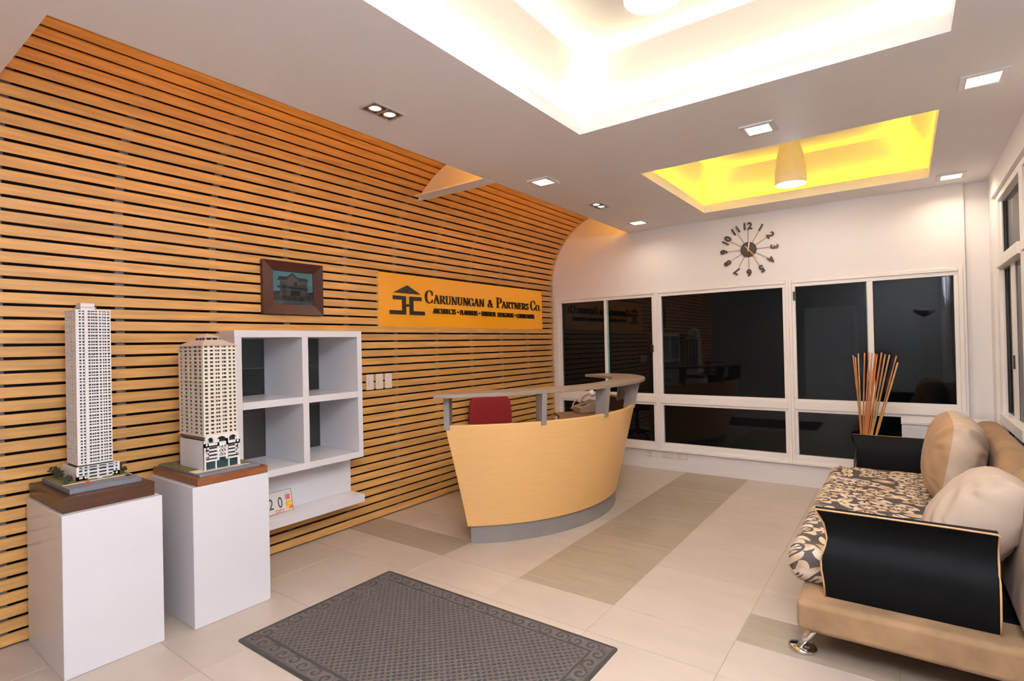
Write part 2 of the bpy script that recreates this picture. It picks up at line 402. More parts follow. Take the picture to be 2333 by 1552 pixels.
# =================================================================== RIGHT WALL with windows
RZ0, RZ1 = 0.20, 2.555
ry0, ry1 = 0.30, 5.800
b = MB()
b.box(W, W + .16, YF, YB + T, RZ1, H + .45).box(W, W + .16, YF, YB + T, -0.02, RZ0)
b.box(W, W + .16, YF, ry0, RZ0, RZ1).box(W, W + .16, ry1, YB + T, RZ0, RZ1)
wr = struct(obj('wall_right', b, WALL), 'white window wall on the right behind the sofa')
x0f, x1f = W + .022, W + .11
nb = 5; step = (ry1 - ry0 - .06) / nb
def rmem(win, name, y0, y1, z0, z1, x0=x0f, x1=x1f, m=FRAME, bev=.004): return obj(name, MB().box(x0, x1, y0, y1, z0, z1), m, win, bevel=bev)
for i in range(nb):
    a = ry1 - .03 - i * step; c = a - step
    w = bpy.data.objects.new('window_%d' % (4 + i), None); COL.objects.link(w); w.location = (W + .05, (a + c) / 2, RZ0); ORG[w] = Vector(w.location)
    struct(w, 'tall window of the right wall, number %d from the back corner' % (i + 1))
    hi = a + (.03 if i == 0 else .0)
    rmem(w, 'frame_stile', a - .075, hi, RZ0, RZ1); rmem(w, 'frame_stile', c - (.03 if i == nb - 1 else 0), c + .045, RZ0, RZ1)
    rmem(w, 'head_rail', c + .045, a - .075, RZ1 - .05, RZ1); rmem(w, 'sill', c + .045, a - .075, RZ0, RZ0 + .06)
    rmem(w, 'transom', c + .045, a - .075, 1.975, 2.055, x0f - .016); rmem(w, 'transom', c + .045, a - .075, .755, .835, x0f - .016)
    for z0, z1 in ((RZ0 + .06, .755), (.835, 1.975), (2.055, RZ1 - .05)):
        rmem(w, 'sash_stile', a - .115, a - .075, z0, z1, x0f + .020, x1f - .01, bev=.003); rmem(w, 'sash_stile', c + .045, c + .085, z0, z1, x0f + .020, x1f - .01, bev=.003)
        rmem(w, 'glass_seal', a - .121, a - .115, z0 + .01, z1 - .01, x0f + .03, x0f + .042, BLACKM, 0)
        obj('glass_pane', MB().box(x0f + .044, x0f + .050, c + .085, a - .115, z0, z1), GLASS, w)
    rmem(w, 'latch', a - .46, a - .40, 1.20, 1.30, x0f + .026, x0f + .046, BLACKM, .003)
    rmem(w, 'sash_stile', a - .52, a - .36, .835, 1.975, x0f + .034, x0f + .044, bev=.002)

# =================================================================== FRONT WALL (behind the camera, seen in reflections)
b = MB(); dx0, dx1, dz = 1.95, 2.90, 2.1
b.box(-0.1, dx0, YF - .14, YF, -.02, H + .4).box(dx1, W + .1, YF - .14, YF, -.02, H + .4).box(dx0, dx1, YF - .14, YF, dz, H + .4)
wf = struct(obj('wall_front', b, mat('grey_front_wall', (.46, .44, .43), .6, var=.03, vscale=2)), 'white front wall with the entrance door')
d1 = struct(obj('door_1', MB().box(dx0 + .006, dx1 - .006, YF - .09, YF - .05, 0.005, dz - .005), LACQ, bevel=.003), 'white entrance door')
b = MB().box(dx0, dx0 + .05, YF - .04, YF + .012, 0, dz).box(dx1 - .05, dx1, YF - .04, YF + .012, 0, dz).box(dx0, dx1, YF - .04, YF + .012, dz - .05, dz)
obj('door_frame', b, FRAME, d1)
b = MB().tube([(dx1 - .12, YF - .05, 1.0), (dx1 - .12, YF - .005, 1.0), (dx1 - .24, YF - .005, 1.0)], .010)
obj('door_handle', b, STEEL, d1, smooth=True)

# =================================================================== CEILING with two trays and a light slot
BT = (2.068, 3.853, 0.955, 2.952); STR = (2.057, 3.857, 3.934, 5.570)
b = MB(); t0, t1 = H, H + .022
for tr, p, q in ((BT, YF, 3.45), (STR, 3.45, YB + .03)):
    b.box(XC, tr[0], p, q, t0, t1).box(tr[1], W + .01, p, q, t0, t1).box(tr[0], tr[1], p, tr[2], t0, t1).box(tr[0], tr[1], tr[3], q, t0, t1)
b.box(0.0, XC, YF, YS0, t0, t1)
ce = struct(obj('ceiling', b, CEIL), 'white ceiling with two lit tray recesses')
# box over the slot along the slat wall
b = MB()
b.box(R_ARC - .02, 1.42, YS0 - .02, YB, 3.112, 3.13).box(1.40, 1.42, YS0 - .02, YB, t1, 3.112).box(-.06, 1.42, YS0 - .02, YS0, t1 - .02, 3.13)
obj('slot_housing', b, WALL, ce)
def bulk(y0, y1):
    n = 14
    pf = [(XC + .34, t1)] + [(XC + .34, 3.11)] + [(R_ARC, Z_ARC + R_ARC - .002)]
    amax = PI / 2
    a0 = math.asin((H + .004 - Z_ARC) / R_ARC)
    pf += [(R_ARC - (R_ARC - .002) * math.cos(amax - (amax - a0) * i / n), Z_ARC + (R_ARC - .002) * math.sin(amax - (amax - a0) * i / n)) for i in range(n + 1)]
    pf += [(XC + .001, H + .004), (XC + .001, t1)]
    return MB().prism(pf, lambda u, v, t: (u, t, v), y0, y1)
obj('slot_bulkhead', bulk(3.375, 3.395), WALL, ce)
obj('slot_crossbar', MB().box(arc_pt(Z_ARC + R_ARC * math.asin(.55 / R_ARC))[0] + .10, XC, 3.247, 3.397, H - .003, H + .004), WALL, ce)
def light_tubes(name, rect, off, z, r, m):
    x0, x1, y0, y1 = rect[0] - off, rect[1] + off, rect[2] - off, rect[3] + off
    g = .02
    for p, q in (((x0, y0 + g), (x0, y1 - g)), ((x1, y0 + g), (x1, y1 - g)), ((x0 + g, y0), (x1 - g, y0)), ((x0 + g, y1), (x1 - g, y1))):
        o = obj(name, MB().tube([(p[0], p[1], z), (q[0], q[1], z)], r, 8), m, ce, smooth=True)
ZC, INS = 3.118, 0.112
TRAYP = mat('tray_paint', (0.82, 0.79, 0.76), 0.6, var=0.01, vscale=2)
def tray(nm, r):
    x0, x1, y0, y1 = r
    b = MB(); l = .018; hz = 2.834
    b.box(x0 - l, x0, y0 - l, y1 + l, t1, hz).box(x1, x1 + l, y0 - l, y1 + l, t1, hz).box(x0, x1, y0 - l, y0, t1, hz).box(x0, x1, y1, y1 + l, t1, hz)
    obj(nm + '_lip', b, CEIL, ce)
    o = .115
    ring = lambda d, z: [(x0 - d, y0 - d, z), (x1 + d, y0 - d, z), (x1 + d, y1 + d, z), (x0 - d, y1 + d, z)]
    b = MB()
    v = ring(l, t1) + ring(o, t1) + ring(o - .004, t1 + .02) + ring(-INS, ZC)
    f = []
    for i in range(3): f += [(i * 4 + k, i * 4 + (k + 1) % 4, (i + 1) * 4 + (k + 1) % 4, (i + 1) * 4 + k) for k in range(4)]
    f.append((12, 13, 14, 15))
    b.add(v, f)
    ob = obj(nm, b, TRAYP, ce)
    sd = ob.modifiers.new('solid', 'SOLIDIFY'); sd.thickness = .012; sd.offset = 1
tray('ceiling_tray', BT); tray('ceiling_tray', STR)
light_tubes('cove_tube', BT, .062, 2.797, .012, emis('white_cove_light', (1.0, 0.86, 0.56), E_COVE_BIG))
light_tubes('cove_tube', STR, .062, 2.797, .012, emis('yellow_cove_light', (1.0, 0.62, 0.002), E_COVE_SMALL))
SLOTM = emis('amber_slot_light', (1.0, 0.42, 0.03), E_SLOT)
for y0, y1 in ((.70, 3.33), (3.44, 5.90)): obj('slot_tube', MB().tube([(1.20, y0, 2.83), (1.20, y1, 2.83)], .012, 8), SLOTM, ce, smooth=True)

# ---- recessed square downlights
PANEL = emis('downlight_panel', (1.0, 0.80, 0.48), 9.0)
def downlight(x, y, label, e=None):
    t = thing('square_downlight', label, 'ceiling light', (x, y, H - .012), 'square downlights in the ceiling')
    a, c = .094, .066
    b = MB(); b.box(x - a, x - c, y - a, y + a, H - .010, H - .0005).box(x + c, x + a, y - a, y + a, H - .010, H - .0005)
    b.box(x - c, x + c, y - a, y - c, H - .010, H - .0005).box(x - c, x + c, y + c, y + a, H - .010, H - .0005)
    obj('trim_ring', b, LACQ, t)
    obj('diffuser', MB().box(x - c, x + c, y - c, y + c, H - .006, H - .002), PANEL, t)
    lamp('downlight_lamp', 'AREA', t, (x, y, H - .015), e or P_SQUARE, (1.0, 0.84, 0.64), size=.12, spread=2.6)
downlight(1.377, 3.612, 'square downlight at the near end of the reception desk, beside the slat slot')
downlight(1.372, 5.512, 'square downlight in the far corner nearest the slat wall', 2.2)
downlight(2.974, 3.560, 'square downlight between the white tray and the yellow tray')
downlight(4.015, 3.600, 'square downlight above the sofa by the right edge of the ceiling')
downlight(4.005, 5.640, 'square downlight in the back corner beside the yellow tray', 2.6)
downlight(4.015, 0.900, 'added square fill downlight, unseen, by the entrance at the right wall', P_SQUARE)  # extra downlight added out of view to brighten the near room
SPOTE = emis('spot_bulb', (1.0, 0.86, 0.66), 22.0)
def twin(x, y, label):
    t = thing('twin_spotlight', label, 'ceiling light', (x, y, H - .012), 'twin spotlights in the ceiling')
    ax, ay = .064, .108
    b = MB(); w = .010
    b.box(x - ax, x - ax + w, y - ay, y + ay, H - .010, H - .0005).box(x + ax - w, x + ax, y - ay, y + ay, H - .010, H - .0005)
    b.box(x - ax + w, x + ax - w, y - ay, y - ay + w, H - .010, H - .0005).box(x - ax + w, x + ax - w, y + ay - w, y + ay, H - .010, H - .0005)
    b.box(x - ax + w, x + ax - w, y - w / 2, y + w / 2, H - .010, H - .0005)
    obj('housing_frame', b, mat('satin_nickel', (.62, .58, .55), .35, metal=.6, var=.03), t)
    obj('housing_well', MB().box(x - ax + w, x + ax - w, y - ay + w, y + ay - w, H - .003, H - .0008), BRONZE, t)
    for s in (-1, 1):
        cy = y + s * .050
        q = obj('lamp_ring', MB().lathe([(.040, H - .003), (.040, H - .009), (.032, H - .009), (.030, H - .004)], (x, cy, 0), 20, cap=False), STEEL, t, smooth=True)
        obj('bulb', MB().lathe([(.0005, H - .010), (.018, H - .009), (.029, H - .005), (.029, H - .003)], (x, cy, 0), 20), SPOTE, q, smooth=True)
        lamp('spot_lamp', 'SPOT', t, (x, cy, H - .02), P_SPOT, (1.0, 0.86, 0.68), spot_size=1.9, spot_blend=.8, shadow_soft_size=.03)
twin(1.395, 1.965, 'twin spotlight nearest the camera, close to the slat wall')
twin(1.381, 4.570, 'twin spotlight between two square downlights, close to the slat wall')

# ---- pendants
def pendant(x, y, zb, label, power, colr, em, dz):
    t = thing('pendant_lamp', label, 'pendant lamp', (x, y, zb), 'bullet-shaped pendants in the ceiling trays')
    pr = [(.113, 0), (.114, .05), (.111, .11), (.102, .18), (.088, .25), (.070, .315), (.050, .36), (.030, .385), (.012, .395)]
    ins = [(r - .003, h) for r, h in pr]
    b = MB().lathe([(r, zb + h) for r, h in pr] + [(max(.002, r), zb + h - .004) for r, h in reversed(ins)] , (x, y, 0), 40, cap=False)
    obj('shade', b, mat('shade_enamel', (0.74, 0.66, 0.60), .35, var=.02, vscale=8), t, smooth=True)
    obj('cord', MB().tube([(x, y, zb + .39), (x, y, ZC)], .004, 6), LACQ, t)
    b = MB().lathe([(.001, zb + .018), (.04, zb + .028), (.058, zb + .06), (.05, zb + .10), (.025, zb + .14), (.018, zb + .17)], (x, y, 0), 24)
    obj('bulb', b, emis('pendant_bulb_%d' % em, (1.0, 0.86, 0.66), em), t, smooth=True)
    lamp('pendant_light', 'POINT', t, (x, y, zb + dz), power, colr, shadow_soft_size=.05)
pendant(2.935, 1.945, 2.750, 'pendant lamp in the bright white tray at the top edge', P_PEND_BIG, (0.88, 0.92, 1.0), 40, .016)
pendant(2.968, 4.750, 2.682, 'pendant lamp hanging in the yellow lit tray', P_PEND_SMALL, (0.97, 0.94, 1.0), 9, .016)

# ---- uplighter added out of view to lift ceiling and pedestal brightness
t = thing('fill_uplighter', 'added fill uplighter, unseen, by the right wall near the entrance', 'added fill lamp', (3.97, .22, 0))
lx, ly = 3.97, .22
obj('foot', MB().lathe([(.001, .0008), (.14, .0008), (.14, .014), (.02, .024)], (lx, ly, 0), 28), STEEL, t, smooth=True)
obj('pole', MB().tube([(lx, ly, .02), (lx, ly, 1.80)], .012, 10), STEEL, t, smooth=True)
obj('bowl', MB().lathe([(.015, 1.79), (.08, 1.81), (.15, 1.86), (.17, 1.91), (.164, 1.91), (.145, 1.866), (.075, 1.818), (.013, 1.80)], (lx, ly, 0), 32, cap=False), STEEL, t, smooth=True)
lamp('fill_uplight', 'AREA', t, (lx, ly, 1.87), P_FILL_UPLIGHT, (0.80, 0.89, 1.0), size=.2, shape='DISK', spread=2.1, rot=(PI, 0, 0))

# =================================================================== OFFICE BEHIND THE SHELF (seen through its glass back)
b = MB().box(-1.75, -1.70, 0.9, 4.2, 0, 2.3).box(-1.70, -.35, .88, .90, 0, 2.3).box(-1.70, -.35, 4.2, 4.22, 0, 2.3).box(-1.75, -.35, .88, 4.22, 2.3, 2.34)
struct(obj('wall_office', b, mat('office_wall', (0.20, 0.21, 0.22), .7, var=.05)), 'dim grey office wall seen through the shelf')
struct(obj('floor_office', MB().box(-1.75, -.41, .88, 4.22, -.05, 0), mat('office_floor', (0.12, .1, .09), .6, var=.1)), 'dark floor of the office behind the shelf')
t = thing('office_desk', 'brown office desk seen through the lower cells of the white shelf', 'desk', (-1.0, 2.9, 0))
BRN = mat('brown_laminate', (0.27, 0.20, 0.16), .5, var=.08, vscale=6, stretch=(1, 6, 1))
obj('desktop', MB().box(-1.35, -.62, 2.0, 4.1, .925, .955), BRN, t, bevel=.003); obj('modesty_panel', MB().box(-.68, -.655, 2.05, 4.05, .05, .925), BRN, t)
obj('side_panel', MB().box(-1.33, -.70, 2.02, 2.05, 0, .925), BRN, t); obj('side_panel', MB().box(-1.33, -.70, 4.05, 4.08, 0, .925), BRN, t)
t = thing('computer_monitor', 'black monitor on the office desk seen through the white shelf', 'monitor', (-.95, 2.75, .955))
obj('screen', MB().box(-.99, -.95, 2.35, 3.15, 1.02, 1.30), BLACKM, t, bevel=.006); obj('foot', MB().box(-1.05, -.85, 2.6, 2.9, .9555, .967).box(-.985, -.965, 2.70, 2.80, .967, 1.05), BLACKM, t)
t = thing('office_ceiling_light', 'small white office light seen through the top shelf cells', 'ceiling light', (-1.0, 2.8, 2.25))
obj('fitting', MB().box(-1.1, -.9, 2.4, 3.3, 2.27, 2.299), LACQ, t); obj('tube', MB().tube([(-1, 2.45, 2.258), (-1, 3.25, 2.258)], .012, 8), emis('office_tube', (0.9, 0.95, 1.0), 9.0), t, smooth=True)

# =================================================================== WALL SHELF
t = thing('wall_shelf', 'white four-cell wall shelf with a ledge below, set in the slat wall', 'shelf', (0.02, 2.245, 0.246))
y0, y1 = SHELF[0], SHELF[1]; xb, xf = -0.318, 0.195; th = .047
zt, zb, zm = 1.592, .601, 1.0965; ym = 2.2485
obj('top_board', MB().box(xb, xf, y0, y1, zt - th, zt), LACQ, t, bevel=.002); obj('bottom_board', MB().box(xb, xf, y0, y1, zb, zb + th), LACQ, t, bevel=.002)
obj('side_board', MB().box(xb, xf, y0, y0 + th, zb + th, zt - th), LACQ, t, bevel=.002); obj('side_board', MB().box(xb, xf, y1 - .043, y1, zb + th, zt - th), LACQ, t, bevel=.002)
obj('middle_divider', MB().box(xb, xf - .0005, ym - .024, ym + .024, zb + th, zt - th), LACQ, t, bevel=.002)
for a, c in ((y0 + th, ym - .024), (ym + .024, y1 - .043)):
    obj('middle_board', MB().box(xb, xf - .0005, a, c, zm - .024, zm + .024), LACQ, t, bevel=.002)
    for p, q in ((zb + th, zm - .024), (zm + .024, zt - th)):
        obj('back_glass', MB().box(xb + .004, xb + .010, a, c, p, q), PANEG, t)
obj('back_panel', MB().box(-.040, .020, y0, y1 + .004, .309, zb), LACQ, t, bevel=.0015)
obj('ledge', MB().box(-.040, xf, y0, y1 + .004, SHELF[2], .309), LACQ, t, bevel=.002)
# licence plate leaning on the ledge
t = thing('licence_plate', 'small white souvenir licence plate leaning on the shelf ledge', 'licence plate', (.085, 2.05, .309))
pw, ph = .305, .160
def pl(u, v, d): # u along y from left, v up the plate, d out of its face
    a = math.radians(14)
    return (.105 - v * math.sin(a) + d * math.cos(a), 1.890 + u, .3095 + v * math.cos(a) + d * math.sin(a) + .001)
def rrect(x0, x1, y0, y1, r, n=4):
    o = []
    for cx, cy, a0 in ((x1 - r, y0 + r, -90), (x1 - r, y1 - r, 0), (x0 + r, y1 - r, 90), (x0 + r, y0 + r, 180)):
        o += [(cx + r * math.cos(math.radians(a0 + 90 * i / n)), cy + r * math.sin(math.radians(a0 + 90 * i / n))) for i in range(n + 1)]
    return o
obj('plate', MB().prism(rrect(0, pw, 0, ph, .012), pl, -.002, 0), mat('plate_white', (.72, .68, .64), .35, var=.02), t)
DKG = mat('plate_green', (.03, .07, .06), .4, var=.05); RD = mat('plate_red', (.65, .03, .05), .4, var=.05)
b = MB(); e = .003
for a in ((.004, pw - .004, .004, .004 + e), (.004, pw - .004, ph - .004 - e, ph - .004), (.004, .004 + e, .004, ph - .004), (pw - .004 - e, pw - .004, .004, ph - .004)):
    b.prism([(a[0], a[2]), (a[1], a[2]), (a[1], a[3]), (a[0], a[3])], pl, 0.0002, .001)
obj('border_line', b, DKG, t)
def plate_text(nm, s, size, u, v, m, off=0, sx=1.0, shear=0.0):
    me = mesh_from_text(s, size, .0006, off)
    for q in me.vertices: q.co = Vector(pl(u + q.co.x * sx + q.co.y * shear, v + q.co.y, .0006 + q.co.z)) - ORG[t]
    me.materials.clear(); me.materials.append(m); o = bpy.data.objects.new(nm, me); COL.objects.link(o); o.parent = t; return o
plate_text('numeral', '2', .105, .122, .040, DKG, .0008, .70); plate_text('numeral', '0', .105, .190, .040, DKG, .0008, .70)
plate_text('lettering', 'CITY', .026, .165, .011, RD, .0006, 1.2)
b = MB().prism([(.247, .02), (.298, .02), (.298, .075), (.247, .075)], pl, .0002, .0008)
obj('sticker', b, mat('sticker_yellow', (.80, .42, .05), .4, var=.3, vscale=80), t)
obj('sticker', MB().prism([(.262, .018), (.299, .018), (.299, .048)], pl, .0008, .0014), mat('sticker_orange', (.75, .12, .04), .4, var=.3, vscale=80), t)
obj('sticker', MB().prism(rrect(.252, .286, .085, .120, .004), pl, .0002, .0008), mat('sticker_red', (.75, .13, .10), .4, var=.3, vscale=90), t)
obj('sticker', MB().prism(rrect(.246, .290, .078, .140, .006), pl, .0001, .0002), mat('sticker_pale', (.62, .62, .66), .4, var=.05), t)

# =================================================================== FRAMED PICTURE
t = thing('framed_picture', 'small mahogany-framed photograph of a gabled house on the slat wall', 'picture', (.015, 2.275, 1.715))
y0, y1, z0, z1 = 2.032, 2.516, 1.716, 2.102; fy = .082; dx = .036
iy0, iy1, iz0, iz1 = 2.115, 2.442, 1.790, 2.034
def bar(o0, o1, i1, i0):
    """mitred frame bar: outer edge o0-o1, inner edge i0-i1 in (y,z); the inner edge is lower"""
    q = [(.001, *o0), (.001, *o1), (.001, *i1), (.001, *i0), (dx, *o0), (dx, *o1), (dx - .014, *i1), (dx - .014, *i0)]
    return MB().add(q, [(0,1,2,3),(4,5,6,7),(0,1,5,4),(1,2,6,5),(2,3,7,6),(3,0,4,7)])
for o0, o1, i1, i0 in (((y0, z1), (y1, z1), (iy1, iz1), (iy0, iz1)), ((y1, z1), (y1, z0), (iy1, iz0), (iy1, iz1)), ((y1, z0), (y0, z0), (iy0, iz0), (iy1, iz0)), ((y0, z0), (y0, z1), (iy0, iz1), (iy0, iz0))):
    obj('frame_bar', bar(o0, o1, i1, i0), MAHOG, t)
ph_ = obj('photo_print', MB().box(.002, .008, iy0, iy1, iz0, iz1), mat('print_sky', (.11, .30, .33), .5, var=.12, vscale=6), t)
def pp(poly, d, m, nm='print_area'):
    f = lambda u, v, tt: (tt, iy0 + u * (iy1 - iy0), iz0 + v * (iz1 - iz0))
    obj(nm, MB().prism(poly, f, .008, .008 + d), m, ph_)
HW = mat('print_house', (.075, .068, .065), .5, var=.3, vscale=30); HR = mat('print_roof', (.018, .018, .02), .5, var=.3, vscale=30); HB = mat('print_brown', (.06, .038, .026), .6, var=.5, vscale=40); HS = mat('print_street', (.075, .11, .125), .5, var=.3, vscale=20); HL = mat('print_lit', (.12, .10, .095), .5, var=.2, vscale=30)
pp([(0, .0), (1, 0), (1, .12), (0, .12)], .0003, HS); pp([(0, .10), (1, .12), (1, .36), (0, .36)], .0002, HB)
pp([(0, .34), (.2, .34), (.2, .40), (0, .38)], .0003, HR); pp([(.84, .34), (1, .34), (1, .42), (.84, .38)], .0003, HR)
pp([(.18, .26), (.86, .26), (.86, .72), (.18, .72)], .0004, HW); pp([(.32, .55), (.66, .55), (.66, .80), (.49, .93), (.32, .80)], .0005, HL)
pp([(.12, .72), (.36, .74), (.36, .84), (.16, .84)], .0006, HR); pp([(.62, .74), (.90, .72), (.86, .82), (.62, .84)], .0006, HR)
pp([(.28, .76), (.49, .97), (.72, .72), (.66, .72), (.49, .90), (.33, .76)], .0007, HR); pp([(.12, .50), (.88, .47), (.88, .52), (.12, .56)], .0007, HR)
pp([(.52, .58), (.62, .58), (.62, .70), (.52, .70)], .0008, HR); pp([(.44, .28), (.68, .28), (.68, .42), (.44, .42)], .0008, HR); pp([(.33, .28), (.42, .28), (.42, .52), (.33, .52)], .0008, HL); pp([(.70, .3), (.80, .3), (.80, .45), (.70, .45)], .0008, HL)
obj('picture_glass', MB().box(.0105, .0118, iy0, iy1, iz0, iz1), PGLASS, t)

# =================================================================== SIGN
t = thing('backlit_sign', 'amber backlit company sign reading Carunungan & Partners Co. on the slat wall', 'sign', (0, 4.4, SIGN[2]))
m = bpy.data.materials.new('amber_acrylic'); m.use_nodes = True; nt = m.node_tree; bs = nt.nodes['Principled BSDF']
bs.inputs['Base Color'].default_value = (.42, .17, .008, 1); bs.inputs['Roughness'].default_value = .18
bs.inputs['Emission Color'].default_value = (1.0, .35, .003, 1); bs.inputs['Emission Strength'].default_value = E_SIGN
tcn = nd(nt, 'ShaderNodeTexCoord'); nz = nd(nt, 'ShaderNodeTexNoise'); nz.inputs['Scale'].default_value = 1.6
mrn = nd(nt, 'ShaderNodeMapRange'); mrn.inputs[1].default_value = .3; mrn.inputs[2].default_value = .7; mrn.inputs[3].default_value = E_SIGN * .85; mrn.inputs[4].default_value = E_SIGN * 1.12
nt.links.new(tcn.outputs['Object'], nz.inputs[0]); nt.links.new(nz.outputs[0], mrn.inputs[0]); nt.links.new(mrn.outputs[0], bs.inputs['Emission Strength'])
obj('acrylic_panel', MB().box(-.030, -.006, SIGN[0], SIGN[1], SIGN[2], SIGN[3]), m, t, bevel=.004)
TX0, TX1 = -.0055, .010
def sg(u, v, d): return (d, u, v)
LG = [[(3.257, 1.948), (3.583, 1.948), (3.420, 2.021)],
      [(3.254, 1.921), (3.400, 1.921), (3.400, 1.754), (3.214, 1.754), (3.214, 1.789), (3.362, 1.789), (3.362, 1.888), (3.254, 1.888)],
      [(3.452, 1.921), (3.597, 1.921), (3.597, 1.886), (3.491, 1.886), (3.491, 1.788), (3.637, 1.788), (3.637, 1.753), (3.452, 1.753)],
      [(3.426 + .015 * math.cos(i * PI / 6), 1.838 + .012 * math.sin(i * PI / 6)) for i in range(12)]]
for q, nm in zip(LG, ('logo_roof', 'logo_column', 'logo_column', 'logo_dot')): obj(nm, MB().prism(q, sg, TX0, TX1), INK, t)
# serif capitals drawn as strokes in a unit-high box
def st(x0, y0, x1, y1, w): return [(x0 - w / 2, y0), (x0 + w / 2, y0), (x1 + w / 2, y1), (x1 - w / 2, y1)]
def br(x0, x1, y, h): return [(x0, y - h / 2), (x1, y - h / 2), (x1, y + h / 2), (x0, y + h / 2)]
def arcs(cx, cy, rx, ry, a0, a1, thick, thin, n=14):
    out = []
    P = []
    for i in range(n + 1):
        a = math.radians(a0 + (a1 - a0) * i / n); w = thin + (thick - thin) * abs(math.cos(a)) ** 1.5
        P.append(((cx + rx * math.cos(a), cy + ry * math.sin(a)), (cx + (rx - w) * math.cos(a), cy + (ry - min(w, thin * 1.3 + (w - thin) * .3)) * math.sin(a))))
    for p, q in zip(P[:-1], P[1:]): out.append([p[0], q[0], q[1], p[1]])
    return out
K, N_, SF = .15, .055, .045
GLY = {
 'C': (.80, arcs(.43, .5, .41, .52, 42, 318, K, N_, 20) + [br(.68, .74, .76, .30), br(.68, .73, .22, .18)]),
 'G': (.88, arcs(.43, .5, .41, .52, 42, 330, K, N_, 20) + [br(.68, .74, .76, .30), st(.74, .05, .74, .44, K), br(.60, .88, .44, SF)]),
 'A': (.86, [st(.08, 0, .42, 1, N_), st(.76, 0, .40, 1.02, K), br(.18, .66, .34, N_), br(0, .22, .02, SF), br(.60, .90, .02, SF)]),
 'R': (.84, [st(.18, 0, .18, 1, K), br(.02, .36, .02, SF), br(.02, .45, .98, SF), br(.2, .45, .50, N_)] + arcs(.42, .74, .30, .26, -90, 90, K, N_) + [st(.78, 0, .44, .50, K), br(.66, .92, .02, SF)]),
 'P': (.70, [st(.18, 0, .18, 1, K), br(.02, .36, .02, SF), br(.02, .45, .98, SF), br(.2, .42, .46, N_)] + arcs(.40, .72, .32, .28, -90, 90, K, N_)),
 'U': (.86, [st(.18, .32, .18, 1, K), st(.70, .32, .70, 1, N_), br(.02, .36, .98, SF), br(.56, .84, .98, SF)] + arcs(.415, .34, .31, .36, 180, 360, K * .8, N_)),
 'N': (.92, [st(.16, 0, .16, 1, N_), st(.78, 0, .78, 1, N_), st(.72, 0, .18, 1, K), br(.02, .30, .02, SF), br(.02, .24, .98, SF), br(.64, .92, .98, SF)]),
 'T': (.76, [st(.38, 0, .38, 1, K), br(.02, .74, .97, N_), br(.22, .54, .02, SF), br(.02, .06, .86, .26), br(.70, .74, .86, .26)]),
 'E': (.70, [st(.18, 0, .18, 1, K), br(.02, .62, .97, N_), br(.02, .66, .03, N_), br(.2, .50, .51, N_), br(.58, .62, .87, .24), br(.62, .66, .14, .26), br(.46, .50, .51, .2)]),
 'S': (.60, arcs(.29, .74, .22, .27, 40, 270, K * .8, N_) + arcs(.30, .25, .24, .27, -140, 90, K * .8, N_) + [br(.44, .48, .84, .24), br(.06, .10, .16, .24)]),
 'O': (.90, arcs(.45, .5, .43, .52, 0, 360, K, N_, 24)),
 '&': (.90, arcs(.40, .76, .20, .25, 0, 360, K * .7, N_, 16) + arcs(.34, .26, .30, .28, 60, 330, K, N_, 16) + [st(.84, 0, .34, .62, K), br(.70, .92, .02, SF), br(.56, .86, .50, SF), st(.60, .10, .74, .50, N_)]),
 '.': (.28, [br(.06, .22, .08, .16)]),
}
def word(s, u0, u1, base, big, small):
    wid = sum(GLY[c][0] * (big if i == 0 and len(s) > 1 else small) + (.05 * small) for i, c in enumerate(s)) - .05 * small
    k = (u1 - u0) / wid; u = u0
    for i, c in enumerate(s):
        h = big if i == 0 and len(s) > 1 else small
        b = MB()
        for poly in GLY[c][1]: b.prism([(u + x * h * k, base + y * h) for x, y in poly], sg, TX0, TX1)
        obj('letter', b, INK, t)
        u += (GLY[c][0] * h + .05 * small) * k
word('CARUNUNGAN', 3.648, 4.540, 1.872, .122, .083); word('&', 4.600, 4.692, 1.872, .083, .083)
word('PARTNERS', 4.755, 5.392, 1.872, .116, .078); word('CO.', 5.430, 5.655, 1.870, .118, .074)
def sans(s, u0, u1, z0, h):
    me = mesh_from_text(s, 1.0, 0.0)
    xs = [v.co.x for v in me.vertices]; ys = [v.co.y for v in me.vertices]; a, c, p, q = min(xs), max(xs), min(ys), max(ys)
    bpy.data.meshes.remove(me)
    me = mesh_from_text(s, 1.0, 1.0, .0)
    for v in me.vertices:
        v.co = Vector((TX0 + .5 * (TX1 - TX0) + v.co.z * (TX1 - TX0), u0 + (v.co.x - a) / (c - a) * (u1 - u0), z0 + (v.co.y - p) / (q - p) * h)) - ORG[t]
    me.materials.clear(); me.materials.append(INK); o = bpy.data.objects.new('small_lettering', me); COL.objects.link(o); o.parent = t
sans('ARCHITECTS', 3.755, 4.075, 1.775, .052); sans('PLANNERS', 4.148, 4.420, 1.773, .052); sans('INTERIOR', 4.497, 4.735, 1.772, .052)
sans('DESIGNERS', 4.780, 5.072, 1.770, .052); sans('CONSULTANTS', 5.142, 5.508, 1.768, .052)
for u in (4.112, 4.458, 5.107): obj('small_lettering', MB().prism([(u + .011 * math.cos(i * PI / 4), 1.800 + .009 * math.sin(i * PI / 4)) for i in range(8)], sg, TX0, TX1), INK, t)

